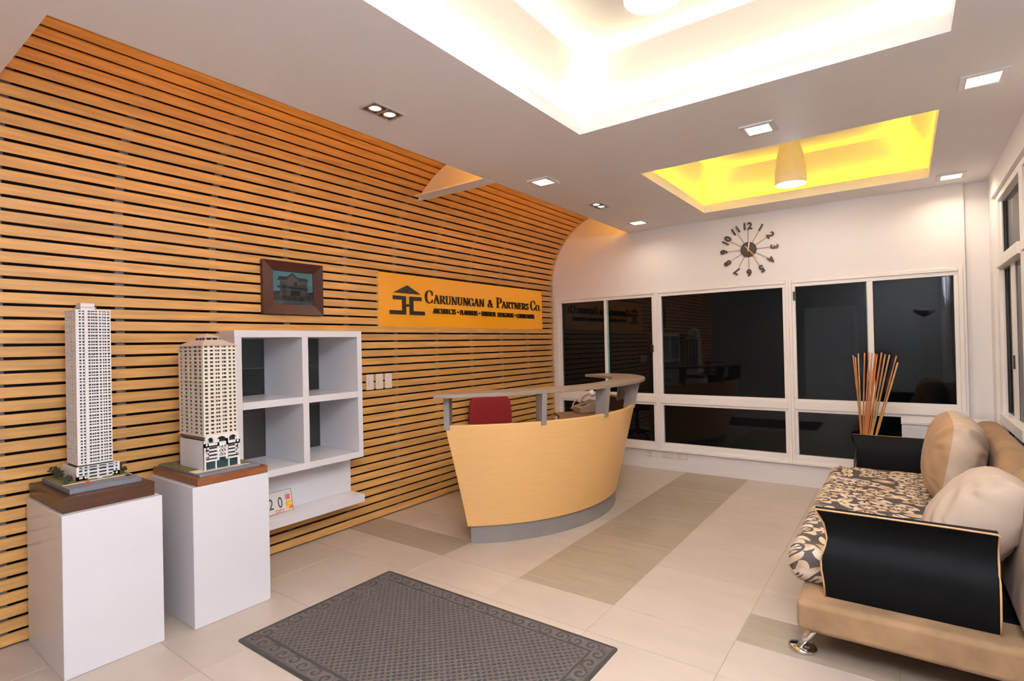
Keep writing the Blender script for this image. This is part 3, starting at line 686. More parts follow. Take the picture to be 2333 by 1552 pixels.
# =================================================================== SWITCHES + OUTLETS
for y, lb in ((2.972, 'light switch nearest the white shelf'), (3.075, 'middle light switch of three on the slat wall'), (3.176, 'light switch farthest from the white shelf')):
    t = thing('light_switch', lb, 'switch', (.0, y, 1.102), 'three light switches on the slat wall')
    obj('plate', MB().box(.0005, .010, y - .039, y + .039, 1.102, 1.233), PLATE, t, bevel=.003); obj('rocker', MB().box(.010, .0145, y - .016, y + .016, 1.128, 1.207), PLATE, t, bevel=.002)
for x, lb in ((1.298, 'wall outlet nearest the reception desk, low on the back wall'), (1.472, 'middle wall outlet of three under the back window'), (1.644, 'wall outlet nearest the sofa of the three under the window')):
    t = thing('wall_outlet', lb, 'outlet', (x, YB - .001, .138), 'three wall outlets under the back window')
    obj('plate', MB().box(x - .064, x + .064, YB - .010, YB - .0005, .140, .212), mat('outlet_plastic', (.72, .67, .62), .4, var=.02), t, bevel=.002)
    obj('socket', MB().box(x - .044, x + .0, YB - .0125, YB - .010, .152, .200), PLATE, t, bevel=.001)

# =================================================================== RECEPTION DESK
DC = Vector((.27, 4.07, 0))
t = thing('reception_desk', 'curved maple reception desk with a raised taupe counter on fins', 'desk', DC)
def pol(r, deg, z): a = math.radians(deg); return (DC.x + r * math.cos(a), DC.y + r * math.sin(a), z)
def shell(rings, a0f, a1f, n=64):
    """closed loop of (r, z) profile points swept in angle; ends per point may differ with z"""
    b = MB(); m = len(rings); vs = []
    for i in range(n + 1):
        for r, z in rings:
            a0, a1 = a0f(z), a1f(z)
            vs.append(pol(r, a0 + (a1 - a0) * i / n, z))
    fs = [(i * m + k, i * m + (k + 1) % m, (i + 1) * m + (k + 1) % m, (i + 1) * m + k) for i in range(n) for k in range(m)]
    fs += [tuple(range(m)), tuple(range(n * m + m - 1, n * m - 1, -1))]
    return b.add(vs, fs)
obj('kickplate', shell([(1.280, .001), (1.310, .001), (1.310, .130), (1.280, .130)], lambda z: -53.2, lambda z: 58), mat('taupe_kick', (.21, .185, .17), .38, var=.05, vscale=8), t)
fr = lambda z: 1.325 + (z - .13) / .77 * .178
pf = [(fr(.13) - .035, .13), (fr(.13), .13)] + [(fr(z), z) for z in (.3, .5, .7)] + [(fr(.896), .896), (fr(.9) - .004, .9), (fr(.9) - .033, .9), (fr(.896) - .037, .896)]
pf += [(fr(z) - .037, z) for z in (.7, .5, .3)]
obj('front_panel', shell(pf, lambda z: -54.2 - (z - .13) / .77 * 5.0, lambda z: 59), DESK_W, t, bevel=.0025, seg=2)
PA = [(-58.6, 1.495), (-31.8, 1.518), (-8.0, 1.522), (18.0, 1.545), (43.0, 1.540)]
for a, r in PA:
    b = MB(); hw = math.degrees(.020 / r)
    q = []
    for z, ro, ri in ((.872, 1.508, 1.408), (1.101, r + .012, r - .10)):
        q += [pol(ri, a - hw * r / ri, z), pol(ro, a - hw, z), pol(ro, a + hw, z), pol(ri, a + hw * r / ri, z)]
    b.add(q, [(0,3,2,1),(4,5,6,7),(0,1,5,4),(1,2,6,5),(2,3,7,6),(3,0,4,7)])
    obj('fin', b, TAUPE, t, bevel=.002)
def lerp(tab, x):
    for (x0, v0), (x1, v1) in zip(tab[:-1], tab[1:]):
        if x <= x1: k = (x - x0) / (x1 - x0); k = k * k * (3 - 2 * k) * .5 + k * .5; return v0 + (v1 - v0) * k
    return tab[-1][1]
RO = [(-62, 1.625), (-45, 1.570), (-28, 1.520), (-12, 1.520), (3, 1.535), (16, 1.580), (26, 1.605), (36, 1.612), (46, 1.600), (54, 1.520), (58, 1.40)]
out = [pol(lerp(RO, -61 + 118.5 * i / 70), -61 + 118.5 * i / 70, 0)[:2] for i in range(71)]
inn = [pol(1.305 - max(0, (a - 34)) * .0055 + max(0, -48 - a) * .006, a, 0)[:2] for a in [-56 + 112 * i / 60 for i in range(61)]]
loop = out + list(reversed(inn))
b = MB(); n = len(loop)
# the counter is a strip between outer and inner edge so that the cap stays clean
no_ = 60; outr = [pol(lerp(RO, -61 + 118 * i / no_), -61 + 118 * i / no_, 0)[:2] for i in range(no_ + 1)]
rows = []
for i in range(no_ + 1):
    o_, i_ = outr[i], inn[i]
    rows.append([(o_[0], o_[1], 1.101), (o_[0], o_[1], 1.128), (i_[0], i_[1], 1.128), (i_[0], i_[1], 1.101)])
vs = [p for r in rows for p in r]
fs = [(i * 4 + k, i * 4 + (k + 1) % 4, (i + 1) * 4 + (k + 1) % 4, (i + 1) * 4 + k) for i in range(no_) for k in range(4)] + [(0, 1, 2, 3), (no_ * 4 + 3, no_ * 4 + 2, no_ * 4 + 1, no_ * 4)]
obj('counter_top', MB().add(vs, fs), TAUPE_T, t, bevel=.003)
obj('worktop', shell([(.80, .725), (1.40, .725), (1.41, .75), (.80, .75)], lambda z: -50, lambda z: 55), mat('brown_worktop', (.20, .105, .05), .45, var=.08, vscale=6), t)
obj('inner_shade_sheet', shell([(fr(.14) - .046, .14), (fr(.14) - .0385, .14), (fr(.885) - .0385, .885), (fr(.885) - .046, .885)], lambda z: -53.8 - (z - .13) / .77 * 5.0, lambda z: 58.6), mat('desk_shade_dark', (.035, .018, .011), .6, var=.15, vscale=10), t)  # dark sheet that paints in the shade of the desk interior
for a in (-48, 53): obj('support_panel', shell([(.84, .001), (1.27, .001), (1.36, .724), (.84, .724)], lambda z, a=a: a - .6, lambda z, a=a: a + .6, 1), TAUPE, t)
# telephone on the worktop
t = thing('telephone', 'white desk telephone on the reception worktop, seen under the counter', 'telephone', (1.02, 4.93, .75))
ang = math.radians(-35); Rz = Matrix.Rotation(ang, 3, 'Z')
def ph3(x, y, z): v = Rz @ Vector((x, y, 0)); return (1.01 + v.x, 4.90 + v.y, .751 + z)
b = MB(); q = [(-.09, -.10, 0), (.09, -.10, 0), (.09, .10, 0), (-.09, .10, 0), (-.09, -.10, .06), (.09, -.10, .06), (.09, .10, .12), (-.09, .10, .12)]
b.add([ph3(*v) for v in q], [(0,3,2,1),(4,5,6,7),(0,1,5,4),(1,2,6,5),(2,3,7,6),(3,0,4,7)])
obj('body', b, mat('phone_base', (.30, .20, .13), .5, var=.05), t, bevel=.008)
hs = obj('handset', MB().tube([ph3(-.10, -.02, .10), ph3(-.085, -.01, .135), ph3(-.03, .0, .168), ph3(.04, .02, .195), ph3(.09, .03, .205), ph3(.115, .035, .18)], [.030, .030, .019, .019, .030, .028], 10), PLASTIC, t, smooth=True)
b = MB(); pts = []
for i in range(60):
    s = i / 59; pts.append(ph3(-.10 - .10 * s + .008 * math.cos(i * 2.2), -.03 - .03 * s + .008 * math.sin(i * 2.2), .115 + .03 * math.sin(s * PI) - .10 * s))
obj('coiled_cord', MB().tube(pts, .0045, 5), PLASTIC, t, smooth=True)
for i in range(3):
    for j in range(3): obj('button', MB().lathe([(.008, 0), (.007, .006)], ph3(.03 + i * .022, -.07 + j * .022, .062 + (.03 + j * .022) * .3), 8), BLACKM, t)

# red office chair behind the desk
cx, cy = .36, 4.235
t = thing('office_chair', 'red fabric office chair behind the reception desk', 'chair', (cx, cy, 0))
ca = math.radians(-38)     # faces the desk front
def ch(x, y, z): return (cx + x * math.cos(ca) - y * math.sin(ca), cy + x * math.sin(ca) + y * math.cos(ca), z)
def rbox(b_, cxl, cyl, czl, hx, hy, hz, e=4, nu=24, nv=12, bend=0.0, taper=0.0):
    def sp(w, m): return math.copysign(abs(w) ** m, w)
    rows = []
    for i in range(nv + 1):
        v = -PI / 2 + PI * i / nv
        row = []
        for k in range(nu + 1):
            u = 2 * PI * k / nu
            y = hy * sp(math.cos(v), 2 / e) * sp(math.sin(u), 2 / e); z = hz * sp(math.sin(v), 2 / e); x = hx * sp(math.cos(v), 2 / e) * sp(math.cos(u), 2 / e)
            y *= 1 + taper * z / hz
            x += bend * (y / hy) ** 2
            row.append(ch(cxl + x, cyl + y, czl + z))
        rows.append(row)
    b_.surf(rows); return b_
obj('backrest', rbox(MB(), -.26, 0, .765, .045, .225, .205, 3.4, 36, 24, .05, -.06), REDF, t, smooth=True)
obj('seat', rbox(MB(), 0, 0, .47, .24, .24, .045, 4), REDF, t, smooth=True)
obj('back_bar', MB().tube([ch(-.10, 0, .43), ch(-.27, 0, .44), ch(-.315, 0, .52), ch(-.315, 0, .72)], .016, 8), BLACKM, t, smooth=True)
obj('gas_column', MB().lathe([(.028, .10), (.028, .30), (.018, .30), (.018, .43)], (cx, cy, 0), 16), BLACKM, t, smooth=True)
for i in range(5):
    a = ca + 2 * PI * i / 5
    lg = obj('base_arm', MB().tube([(cx, cy, .115), (cx + .27 * math.cos(a), cy + .27 * math.sin(a), .075)], [.024, .014], 8), BLACKM, t, smooth=True)
    obj('caster', MB().lathe([(.020, -.012), (.027, -.008), (.027, .008), (.020, .012)], (cx + .27 * math.cos(a), cy + .27 * math.sin(a), .0275), 14, axis='y'), BLACKM, lg, smooth=True)

# =================================================================== PEDESTALS + ARCHITECTURAL MODELS
obj_p1 = tag(obj('pedestal', MB().box(.040, .602, .757, 1.161, 0.0005, .736), LACQ, bevel=.0025), 'white pedestal nearest the camera carrying the taller tower model', 'pedestal', 'white display pedestals')
obj_p2 = tag(obj('pedestal', MB().box(.072, .628, 1.294, 1.712, 0.0005, .743), LACQ, bevel=.0025), 'white pedestal beside the shelf carrying the shorter roofed tower model', 'pedestal', 'white display pedestals')
def facade(b, face, plane, a0, a1, z0, z1, nf, gaps, wfrac, proud):
    """white grid of piers and spandrels in front of a dark core; gaps = window column intervals (fractions)"""
    def pt(u0, u1, w0, w1):
        p, q = plane, plane + proud
        if face in 'xX': b.box(min(p, q), max(p, q), u0, u1, w0, w1)
        else: b.box(u0, u1, min(p, q), max(p, q), w0, w1)
    L = a1 - a0; fh = (z1 - z0) / nf; edges = [0.0]
    for g0, g1 in gaps: edges += [g0, g1]
    edges.append(1.0)
    for i in range(0, len(edges), 2):
        if edges[i + 1] - edges[i] > .004: pt(a0 + L * edges[i], a0 + L * edges[i + 1], z0, z1)
    for k in range(nf):
        f = wfrac if not callable(wfrac) else wfrac(k)
        for g0, g1 in gaps:
            pt(a0 + L * g0, a0 + L * g1, z0 + k * fh, z0 + k * fh + fh * (1 - f))
    for g0, g1 in gaps: pt(a0 + L * g0, a0 + L * g1, z1 - fh * .15, z1)
def blob(b, c, r, n=60, leaf=.006):
    for i in range(n):
        u = random.uniform(-1, 1); a = random.uniform(0, 2 * PI); s = math.sqrt(1 - u * u); k = r * random.uniform(.55, 1)
        p = Vector((c[0] + k * s * math.cos(a), c[1] + k * s * math.sin(a), c[2] + k * u * .8))
        d = Vector((random.uniform(-1, 1), random.uniform(-1, 1), random.uniform(-1, 1))).normalized() * leaf
        e = d.orthogonal().normalized() * leaf; g = d.cross(e).normalized() * leaf
        b.add([p + d, p + e, p - d, p - e, p + g, p - g], [(0,1,4),(1,2,4),(2,3,4),(3,0,4),(1,0,5),(2,1,5),(3,2,5),(0,3,5)])
    return b
def car(parent, x, y, z, L, m, nm='toy_car'):
    b = MB(); w = L * .22
    poly = [(-L / 2, 0), (L / 2, 0), (L / 2, L * .13), (L * .28, L * .16), (L * .15, L * .28), (-L * .22, L * .28), (-L * .36, L * .16), (-L / 2, L * .14)]
    b.prism(poly, lambda u, v, tt: (x + tt, y + u, z + .001 + v), -w, w)
    return obj(nm, b, m, parent)
# ---- tall tower
mt = thing('tower_model', 'tall slim white tower model on a dark wooden base', 'architectural model', (.30, .955, .736), 'architectural models on the pedestals')
obj('wooden_base', MB().box(.030, .562, .770, 1.142, .7365, .806), DARKWOOD, mt, bevel=.002)
g1 = obj('ground_slab', MB().box(.068, .505, .812, 1.105, .8062, .829), ASPH, mt, bevel=.0015)
obj('lawn', MB().box(.072, .400, .816, 1.100, .829, .8305), LAWN, g1)
obj('pavement', MB().box(.375, .400, .816, 1.100, .8305, .8312), MODELC, g1)
TZ = .830
# podium
pd = obj('podium', MB().box(.128, .326, .892, 1.060, TZ, .886), MODELD, mt)
b = MB(); facade(b, 'X', .326, .884, 1.066, TZ, .897, 4, [(.06, .14), (.18, .25), (.29, .47), (.51, .69), (.73, .86), (.90, .95)], .55, .008)
b.box(.322, .334, .884, .930, TZ, .850).box(.322, .334, 1.035, 1.066, TZ, .852)
b.box(.128, .330, .884, .892, TZ, .892).box(.128, .326, 1.060, 1.066, TZ, .892).box(.120, .130, .884, 1.066, TZ, .892)
obj('podium_facade', b, MODELW, pd); obj('roof_garden', MB().box(.130, .326, .893, 1.059, .886, .889), LAWN, pd)
obj('canopy_band', MB().box(.333, .338, .90, 1.05, .8835, .8875), mat('pale_blue_band', (.42, .48, .58), .5, var=.03), pd)
tc = obj('tower_core', MB().box(.160, .318, .898, 1.036, .8865, 1.676), MODELG, mt)
tx0, tx1, ty0, ty1, z0, z1 = .160, .318, .898, 1.036, .903, 1.682
b = MB(); NF = 50
gx = [(.085, .145), (.18, .235), (.335, .405), (.425, .475), (.485, .535), (.55, .62), (.66, .72), (.755, .80), (.815, .87), (.90, .975)]
facade(b, 'X', tx1, ty0 - .004, ty1 + .004, z0, z1, NF, gx, lambda k: .60 if k % 2 else .45, .0045)
facade(b, 'y', ty0, tx0 - .004, tx1 + .004, z0, z1, NF, [(.10, .22), (.30, .42), (.50, .64), (.72, .84)], .45, -.0045)
facade(b, 'Y', ty1, tx0 - .004, tx1 + .004, z0, z1, NF, [(.10, .22), (.30, .42), (.50, .64), (.72, .84)], .45, .0045)
facade(b, 'x', tx0, ty0 - .004, ty1 + .004, z0, z1, NF, [(.10, .22), (.30, .42), (.50, .64), (.72, .84)], .45, -.0045)
b.box(tx1 + .004, tx1 + .010, ty0 + .030, ty0 + .044, z0, z1)           # white stair pier
b.box(tx0 - .006, tx1 + .006, ty0 - .006, ty1 + .006, z1 - .003, z1 + .003)
for k in range(0, NF, 1): b.box(tx1 + .0045, tx1 + .0075, ty0 + .052, ty0 + .088, z0 + k * (z1 - z0) / NF, z0 + k * (z1 - z0) / NF + .0035)   # balconies
fc = obj('tower_facade', b, MODELW, mt); fc['kind'] = 'stuff'; fc['label'] = 'white grid of floors and tiny windows'
b = MB().box(.20, .285, .925, .985, 1.685, 1.697)
b.add([(.195, .918, 1.697), (.290, .918, 1.697), (.290, .992, 1.697), (.195, .992, 1.697), (.205, .926, 1.703), (.280, .926, 1.703), (.280, .984, 1.703), (.205, .984, 1.703)], [(0,3,2,1),(4,5,6,7),(0,1,5,4),(1,2,6,5),(2,3,7,6),(3,0,4,7)])
b.box(.205, .280, .926, .984, 1.703, 1.720)
obj('roof_crown', b, MODELW, mt)
for c, r in (((.20, .848, .858), .024), ((.10, .855, .862), .026), ((.30, .862, .848), .016), ((.325, .850, .842), .012), ((.26, 1.084, .862), .020), ((.32, 1.088, .852), .015), ((.36, .835, .838), .010)):
    tr = obj('model_tree', blob(MB(), c, r, 70, .005), LEAF, mt)
    obj('trunk', MB().tube([(c[0], c[1], .829), (c[0], c[1], c[2])], .0015, 5), DARKWOOD, tr)
car(mt, .425, .905, .829, .030, mat('toy_red', (.62, .04, .02), .3, var=.05))['label'] = 'tiny red car'
car(mt, .415, 1.075, .829, .026, BLACKM)['label'] = 'tiny black car'
car(mt, .352, .975, .829, .022, MODELW)['label'] = 'tiny white car'
# ---- shorter tower
mt = thing('tower_model', 'shorter cream tower model with hipped roof on a reddish wooden base', 'architectural model', (.35, 1.50, .743), 'architectural models on the pedestals')
obj('wooden_base', MB().box(.060, .628, 1.320, 1.707, .7435, .785), REDWOOD, mt, bevel=.002)
g2 = obj('ground_slab', MB().box(.085, .605, 1.340, 1.675, .7852, .800), ASPH, mt, bevel=.0015)
obj('lawn', MB().box(.090, .470, 1.343, 1.396, .800, .8015), LAWN, g2); obj('lawn', MB().box(.35, .540, 1.606, 1.65, .800, .8015), LAWN, g2)
obj('pavement', MB().box(.470, .555, 1.343, 1.640, .800, .8008), MODELC, g2)
px0, px1, py0, py1 = .216, .520, 1.402, 1.600
pd = obj('podium', MB().box(px0 + .006, px1 - .008, py0 + .006, py1 - .006, .800, .955), MODELD, mt)
b = MB()
b.box(px0, px1, py0, py0 + .006, .800, .960).box(px0, px1 - .01, py1 - .006, py1, .800, .958).box(px0, px0 + .006, py0, py1, .800, .960)
PX = px1 - .008; LY = py1 - py0
def pf_(u0, u1, z0, z1): b.box(PX, px1 + .004, py0 + LY * u0, py0 + LY * u1, z0, z1)
pf_(0, .045, .800, .963); pf_(.045, .09, .868, .882); pf_(.91, .955, .868, .882); pf_(.045, .09, .900, .912); pf_(.91, .955, .900, .912); pf_(.965, 1, .800, .958)
for z in (.849, .868, .888, .908, .928): pf_(.035, .36, z - .0045, z + .0045); pf_(.64, .965, z - .0045, z + .0045)
pf_(.36, .41, .845, .963); pf_(.60, .66, .845, .963); pf_(.09, .125, .865, .963); pf_(.875, .91, .865, .963)
for u in (.46, .54): pf_(u - .012, u + .012, .862, .925)
for z in (.865, .884, .908): pf_(.41, .60, z - .005, z + .005)
pf_(.0, 1, .925, .947); pf_(.30, .335, .800, .845); pf_(.66, .69, .800, .845); pf_(.93, .965, .80, .845)
for u0, u1 in ((.035, .10), (.255, .36), (.60, .69), (.90, .965)): pf_(u0, u1, .945, .985)
obj('podium_facade', b, MODELW, pd)
bx = MB()
for u0, u1 in ((.10, .255), (.36, .60), (.69, .90)):       # arches over the terrace openings
    um, n = (u0 + u1) / 2, 8
    for i in range(n):
        a0, a1 = PI * i / n, PI * (i + 1) / n
        p = [(um + (u1 - u0) / 2 * math.cos(a), .962 + .016 * math.sin(a)) for a in (a0, a1)]
        bx.prism([p[0], (p[0][0], .985), (p[1][0], .985), p[1]], lambda u, v, tt: (tt, py0 + LY * u, v), PX, px1 + .003)
obj('terrace_arch', bx, MODELW, pd)
obj('lobby_glass', MB().box(px1 - .006, px1 - .002, py0 + LY * .04, py0 + LY * .95, .802, .840), mat('teal_glass', (.016, .040, .042), .2, var=.2, vscale=60), pd)
qx0, qx1, qy0, qy1, z0, z1 = .205, .500, 1.416, 1.592, .985, 1.492
obj('tower_core', MB().box(qx0, qx1, qy0, qy1, .955, z1 - .002), MODELD, mt)
b = MB(); NF = 23
gx = [(.045, .135), (.205, .30), (.365, .415), (.43, .49), (.56, .60), (.61, .69), (.765, .84), (.90, .97)]
facade(b, 'X', qx1, qy0 - .004, qy1 + .004, z0, z1, NF, gx, .52, .005)
gy = [(.05, .14), (.23, .36), (.43, .54), (.62, .76), (.82, .93)]
facade(b, 'y', qy0, qx0 - .004, qx1 + .004, z0, z1, NF, gy, .55, -.005)
facade(b, 'Y', qy1, qx0 - .004, qx1 + .004, z0, z1, NF, gy, .55, .005); facade(b, 'x', qx0, qy0 - .004, qy1 + .004, z0, z1, NF, gx, .52, -.005)
fc = obj('tower_facade', b, MODELC, mt); fc['kind'] = 'stuff'; fc['label'] = 'cream grid of floors and tiny dark windows'
for z in (z0, z0 + 14 * (z1 - z0) / NF, z1 - (z1 - z0) / NF): obj('belt_course', MB().box(qx0 - .011, qx1 + .011, qy0 - .011, qy1 + .011, z - .002, z + .003), MODELC, mt)
b = MB()
for k in range(15): b.box(qx1 + .005, qx1 + .010, qy0 + .060, qy0 + .088, z0 + k * (z1 - z0) / NF, z0 + k * (z1 - z0) / NF + .005)
obj('balconies', b, MODELC, mt)['kind'] = 'stuff'
def hip(b, x0, x1, y0, y1, z, h, k):
    cx_, cy_ = (x0 + x1) / 2, (y0 + y1) / 2; hx, hy = (x1 - x0) / 2, (y1 - y0) / 2
    b.add([(x0,y0,z),(x1,y0,z),(x1,y1,z),(x0,y1,z),(cx_-hx*k,cy_-hy*k,z+h),(cx_+hx*k,cy_-hy*k,z+h),(cx_+hx*k,cy_+hy*k,z+h),(cx_-hx*k,cy_+hy*k,z+h)], [(0,3,2,1),(4,5,6,7),(0,1,5,4),(1,2,6,5),(2,3,7,6),(3,0,4,7)])
b = MB(); hip(b, qx0 - .014, qx1 + .014, qy0 - .014, qy1 + .014, z1, .034, .48); rf = obj('hipped_roof', b, mat('model_roof', (.62, .52, .45), .7, var=.04), mt)
cxm, cym = (qx0 + qx1) / 2, (qy0 + qy1) / 2
obj('lantern', MB().box(cxm - .058, cxm + .058, cym - .034, cym + .034, z1 + .030, z1 + .046), MODELD, rf)
b = MB()
for sx in (-1, -.33, .33, 1):
    for sy in (-1, 0, 1): b.box(cxm + sx * .058 - .004, cxm + sx * .058 + .004, cym + sy * .034 - .004, cym + sy * .034 + .004, z1 + .030, z1 + .046)
obj('lantern_column', b, MODELW, rf)
b = MB(); hip(b, cxm - .080, cxm + .080, cym - .050, cym + .050, z1 + .046, .026, .06); obj('lantern_roof', b, mat('model_roof', (.62, .52, .45), .7), rf)

# =================================================================== DOOR MAT
t = thing('door_mat', 'grey-brown waffle door mat with scrolled border on the tiles', 'door mat', (1.726, 1.862, 0))
mx0, mx1, my0, my1 = .917, 2.534, 1.366, 2.359
obj('rubber_backing', MB().prism(rrect(mx0, mx1, my0, my1, .018), lambda u, v, tt: (u, v, tt), .0006, .004), mat('mat_rubber', (.028, .025, .024), .7, var=.1, vscale=30), t)
nx, ny = 400, 246
bw = .085
rows = []
for j in range(ny + 1):
    y = my0 + .016 + (my1 - my0 - .032) * j / ny; row = []
    for i in range(nx + 1):
        x = mx0 + .016 + (mx1 - mx0 - .032) * i / nx
        ed = min(x - mx0, mx1 - x, y - my0, my1 - y) - .016
        if ed > bw:
            a = .0262; u = (x - mx0 + y - my0) / a; v = (x - mx0 - y + my0) / a
            q = math.sin(PI * u / 1.41421) * math.sin(PI * v / 1.41421)
            h = .0098 - .0065 * max(0, min(1, (abs(q) - .30) * 3.2))
            if ed < bw + .012: h = .0105 - .006 * (1 if ed < bw + .005 else 0)
        else:
            # running scroll: spiral volutes along the border
            nearx = min(x - mx0, mx1 - x) < min(y - my0, my1 - y)
            s = y if nearx else x
            w = (ed - bw / 2) / (bw / 2)
            per = .085; k = math.floor(s / per); lu = ((s / per - k) - .5) * 2 * (1 if k % 2 else -1); lv = w * (1 if k % 2 else -1) * 1.05
            rr_ = math.hypot(lu, lv); th_ = math.atan2(lv, lu)
            sp = math.sin(rr_ * 8.5 - th_)
            wave = math.sin(PI * s / per)
            h = .0075 + .0028 * max(-1, min(1, sp * 2.2)) * (1 if rr_ < .95 else .0) + (.0025 if rr_ >= .95 and abs(w - .75 * wave) < .35 else 0)
            if ed < .012: h = .005 + .003 * ed / .012
            if bw - .008 < ed: h = .0045
        row.append((x, y, h))
    rows.append(row)
mm = bpy.data.materials.new('mat_carpet'); mm.use_nodes = True; nt = mm.node_tree; bs = nt.nodes['Principled BSDF']; bs.inputs['Roughness'].default_value = .95
geo = nd(nt, 'ShaderNodeTexCoord'); sx = nd(nt, 'ShaderNodeSeparateXYZ'); nt.links.new(geo.outputs['Object'], sx.inputs[0])
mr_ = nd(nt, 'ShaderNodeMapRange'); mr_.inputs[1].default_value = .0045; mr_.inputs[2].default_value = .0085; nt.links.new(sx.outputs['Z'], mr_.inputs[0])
rp = nd(nt, 'ShaderNodeValToRGB'); rp.color_ramp.elements[0].color = (.032, .026, .023, 1); rp.color_ramp.elements[1].color = (.108, .082, .064, 1); nt.links.new(mr_.outputs[0], rp.inputs[0])  # low parts coloured dark: rubber showing, and shade deepened in the dents
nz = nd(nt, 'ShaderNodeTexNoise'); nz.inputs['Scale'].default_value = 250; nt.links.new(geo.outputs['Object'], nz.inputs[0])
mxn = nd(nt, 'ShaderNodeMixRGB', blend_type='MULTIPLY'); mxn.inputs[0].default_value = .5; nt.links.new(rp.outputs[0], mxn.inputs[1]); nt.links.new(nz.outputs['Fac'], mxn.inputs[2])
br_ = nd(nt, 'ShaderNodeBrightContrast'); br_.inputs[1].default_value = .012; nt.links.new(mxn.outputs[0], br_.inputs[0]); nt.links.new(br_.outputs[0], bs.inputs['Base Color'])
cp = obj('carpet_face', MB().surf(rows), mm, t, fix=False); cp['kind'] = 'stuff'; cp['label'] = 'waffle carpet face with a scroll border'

# =================================================================== SOFA
# floral print: cream flowers with rings and leaves on a dark brown ground
fm = bpy.data.materials.new('floral_fabric'); fm.use_nodes = True; nt = fm.node_tree; bs = nt.nodes['Principled BSDF']; bs.inputs['Roughness'].default_value = .8
tcf = nd(nt, 'ShaderNodeTexCoord')
def mth(op, a, b_=None, c=None):
    n = nd(nt, 'ShaderNodeMath', operation=op)
    for i, x in enumerate((a, b_, c)):
        if x is None: continue
        if isinstance(x, (int, float)): n.inputs[i].default_value = x
        else: nt.links.new(x, n.inputs[i])
    return n.outputs[0]
# planar coordinate: along the sofa (y) and around the front edge (x - z)
sp_ = nd(nt, 'ShaderNodeSeparateXYZ'); nt.links.new(tcf.outputs['Object'], sp_.inputs[0])
cu = mth('ADD', sp_.outputs['Y'], mth('MULTIPLY', sp_.outputs['Z'], .8)); cv = mth('SUBTRACT', sp_.outputs['X'], sp_.outputs['Z'])
def layer(scale, off, petals, rad, rnd):
    cmb = nd(nt, 'ShaderNodeCombineXYZ')
    nt.links.new(mth('ADD', mth('MULTIPLY', cu, scale), off), cmb.inputs[0]); nt.links.new(mth('ADD', mth('MULTIPLY', cv, scale), off * 1.7), cmb.inputs[1])
    vo = nd(nt, 'ShaderNodeTexVoronoi', voronoi_dimensions='2D'); vo.inputs['Scale'].default_value = 1.0; vo.inputs['Randomness'].default_value = rnd
    nt.links.new(cmb.outputs[0], vo.inputs['Vector'])
    sub = nd(nt, 'ShaderNodeVectorMath', operation='SUBTRACT'); nt.links.new(cmb.outputs[0], sub.inputs[0]); nt.links.new(vo.outputs['Position'], sub.inputs[1])
    ss = nd(nt, 'ShaderNodeSeparateXYZ'); nt.links.new(sub.outputs[0], ss.inputs[0])
    sc = nd(nt, 'ShaderNodeSeparateXYZ'); nt.links.new(vo.outputs['Color'], sc.inputs[0])
    ang_ = mth('ADD', mth('ARCTAN2', ss.outputs[1], ss.outputs[0]), mth('MULTIPLY', sc.outputs[0], 6.28))
    ln = vo.outputs['Distance']
    if petals > 2: edge = mth('MULTIPLY', mth('ADD', .84, mth('MULTIPLY', mth('COSINE', mth('MULTIPLY', ang_, petals)), .16)), rad)
    else:      # leaf: a slim ellipse turned at random
        sn = mth('SINE', ang_)
        edge = mth('DIVIDE', rad, mth('SQRT', mth('ADD', 1.0, mth('MULTIPLY', mth('MULTIPLY', sn, sn), 3.4))))
    m_ = mth('LESS_THAN', ln, edge)
    return m_, ln, ang_
f1, l1, a1 = layer(4.8, 3.3, 6, .47, .7)
ring = mth('MULTIPLY', mth('GREATER_THAN', l1, .19), mth('LESS_THAN', l1, .255))
spoke = mth('MULTIPLY', mth('GREATER_THAN', mth('SINE', mth('MULTIPLY', a1, 8)), .2), mth('MULTIPLY', mth('GREATER_THAN', l1, .09), mth('LESS_THAN', l1, .20)))
slit = mth('MULTIPLY', mth('LESS_THAN', mth('COSINE', mth('MULTIPLY', a1, 6)), -.93), mth('GREATER_THAN', l1, .27))
f1 = mth('MULTIPLY', f1, mth('SUBTRACT', 1, mth('MAXIMUM', slit, mth('MAXIMUM', ring, spoke))))
f2, l2, a2 = layer(8.2, 11.9, 2, .62, .85)
vein = mth('MULTIPLY', mth('LESS_THAN', mth('ABSOLUTE', mth('SINE', a2)), .10), mth('GREATER_THAN', l2, .12))
f2 = mth('MULTIPLY', f2, mth('SUBTRACT', 1, vein))
outl = mth('LESS_THAN', l1, .45)
tot = mth('MAXIMUM', f1, mth('MULTIPLY', f2, mth('SUBTRACT', 1, outl)))
nzf = nd(nt, 'ShaderNodeTexNoise'); nzf.inputs['Scale'].default_value = 14; nt.links.new(tcf.outputs['Object'], nzf.inputs[0])
rpf = nd(nt, 'ShaderNodeValToRGB'); rpf.color_ramp.elements[0].position = .35; rpf.color_ramp.elements[0].color = (.42, .28, .16, 1); rpf.color_ramp.elements[1].position = .6; rpf.color_ramp.elements[1].color = (.66, .53, .41, 1)
nt.links.new(nzf.outputs[0], rpf.inputs[0])
mxf = nd(nt, 'ShaderNodeMixRGB'); mxf.inputs[1].default_value = (.060, .046, .042, 1); nt.links.new(tot, mxf.inputs[0]); nt.links.new(rpf.outputs[0], mxf.inputs[2]); nt.links.new(mxf.outputs[0], bs.inputs['Base Color'])

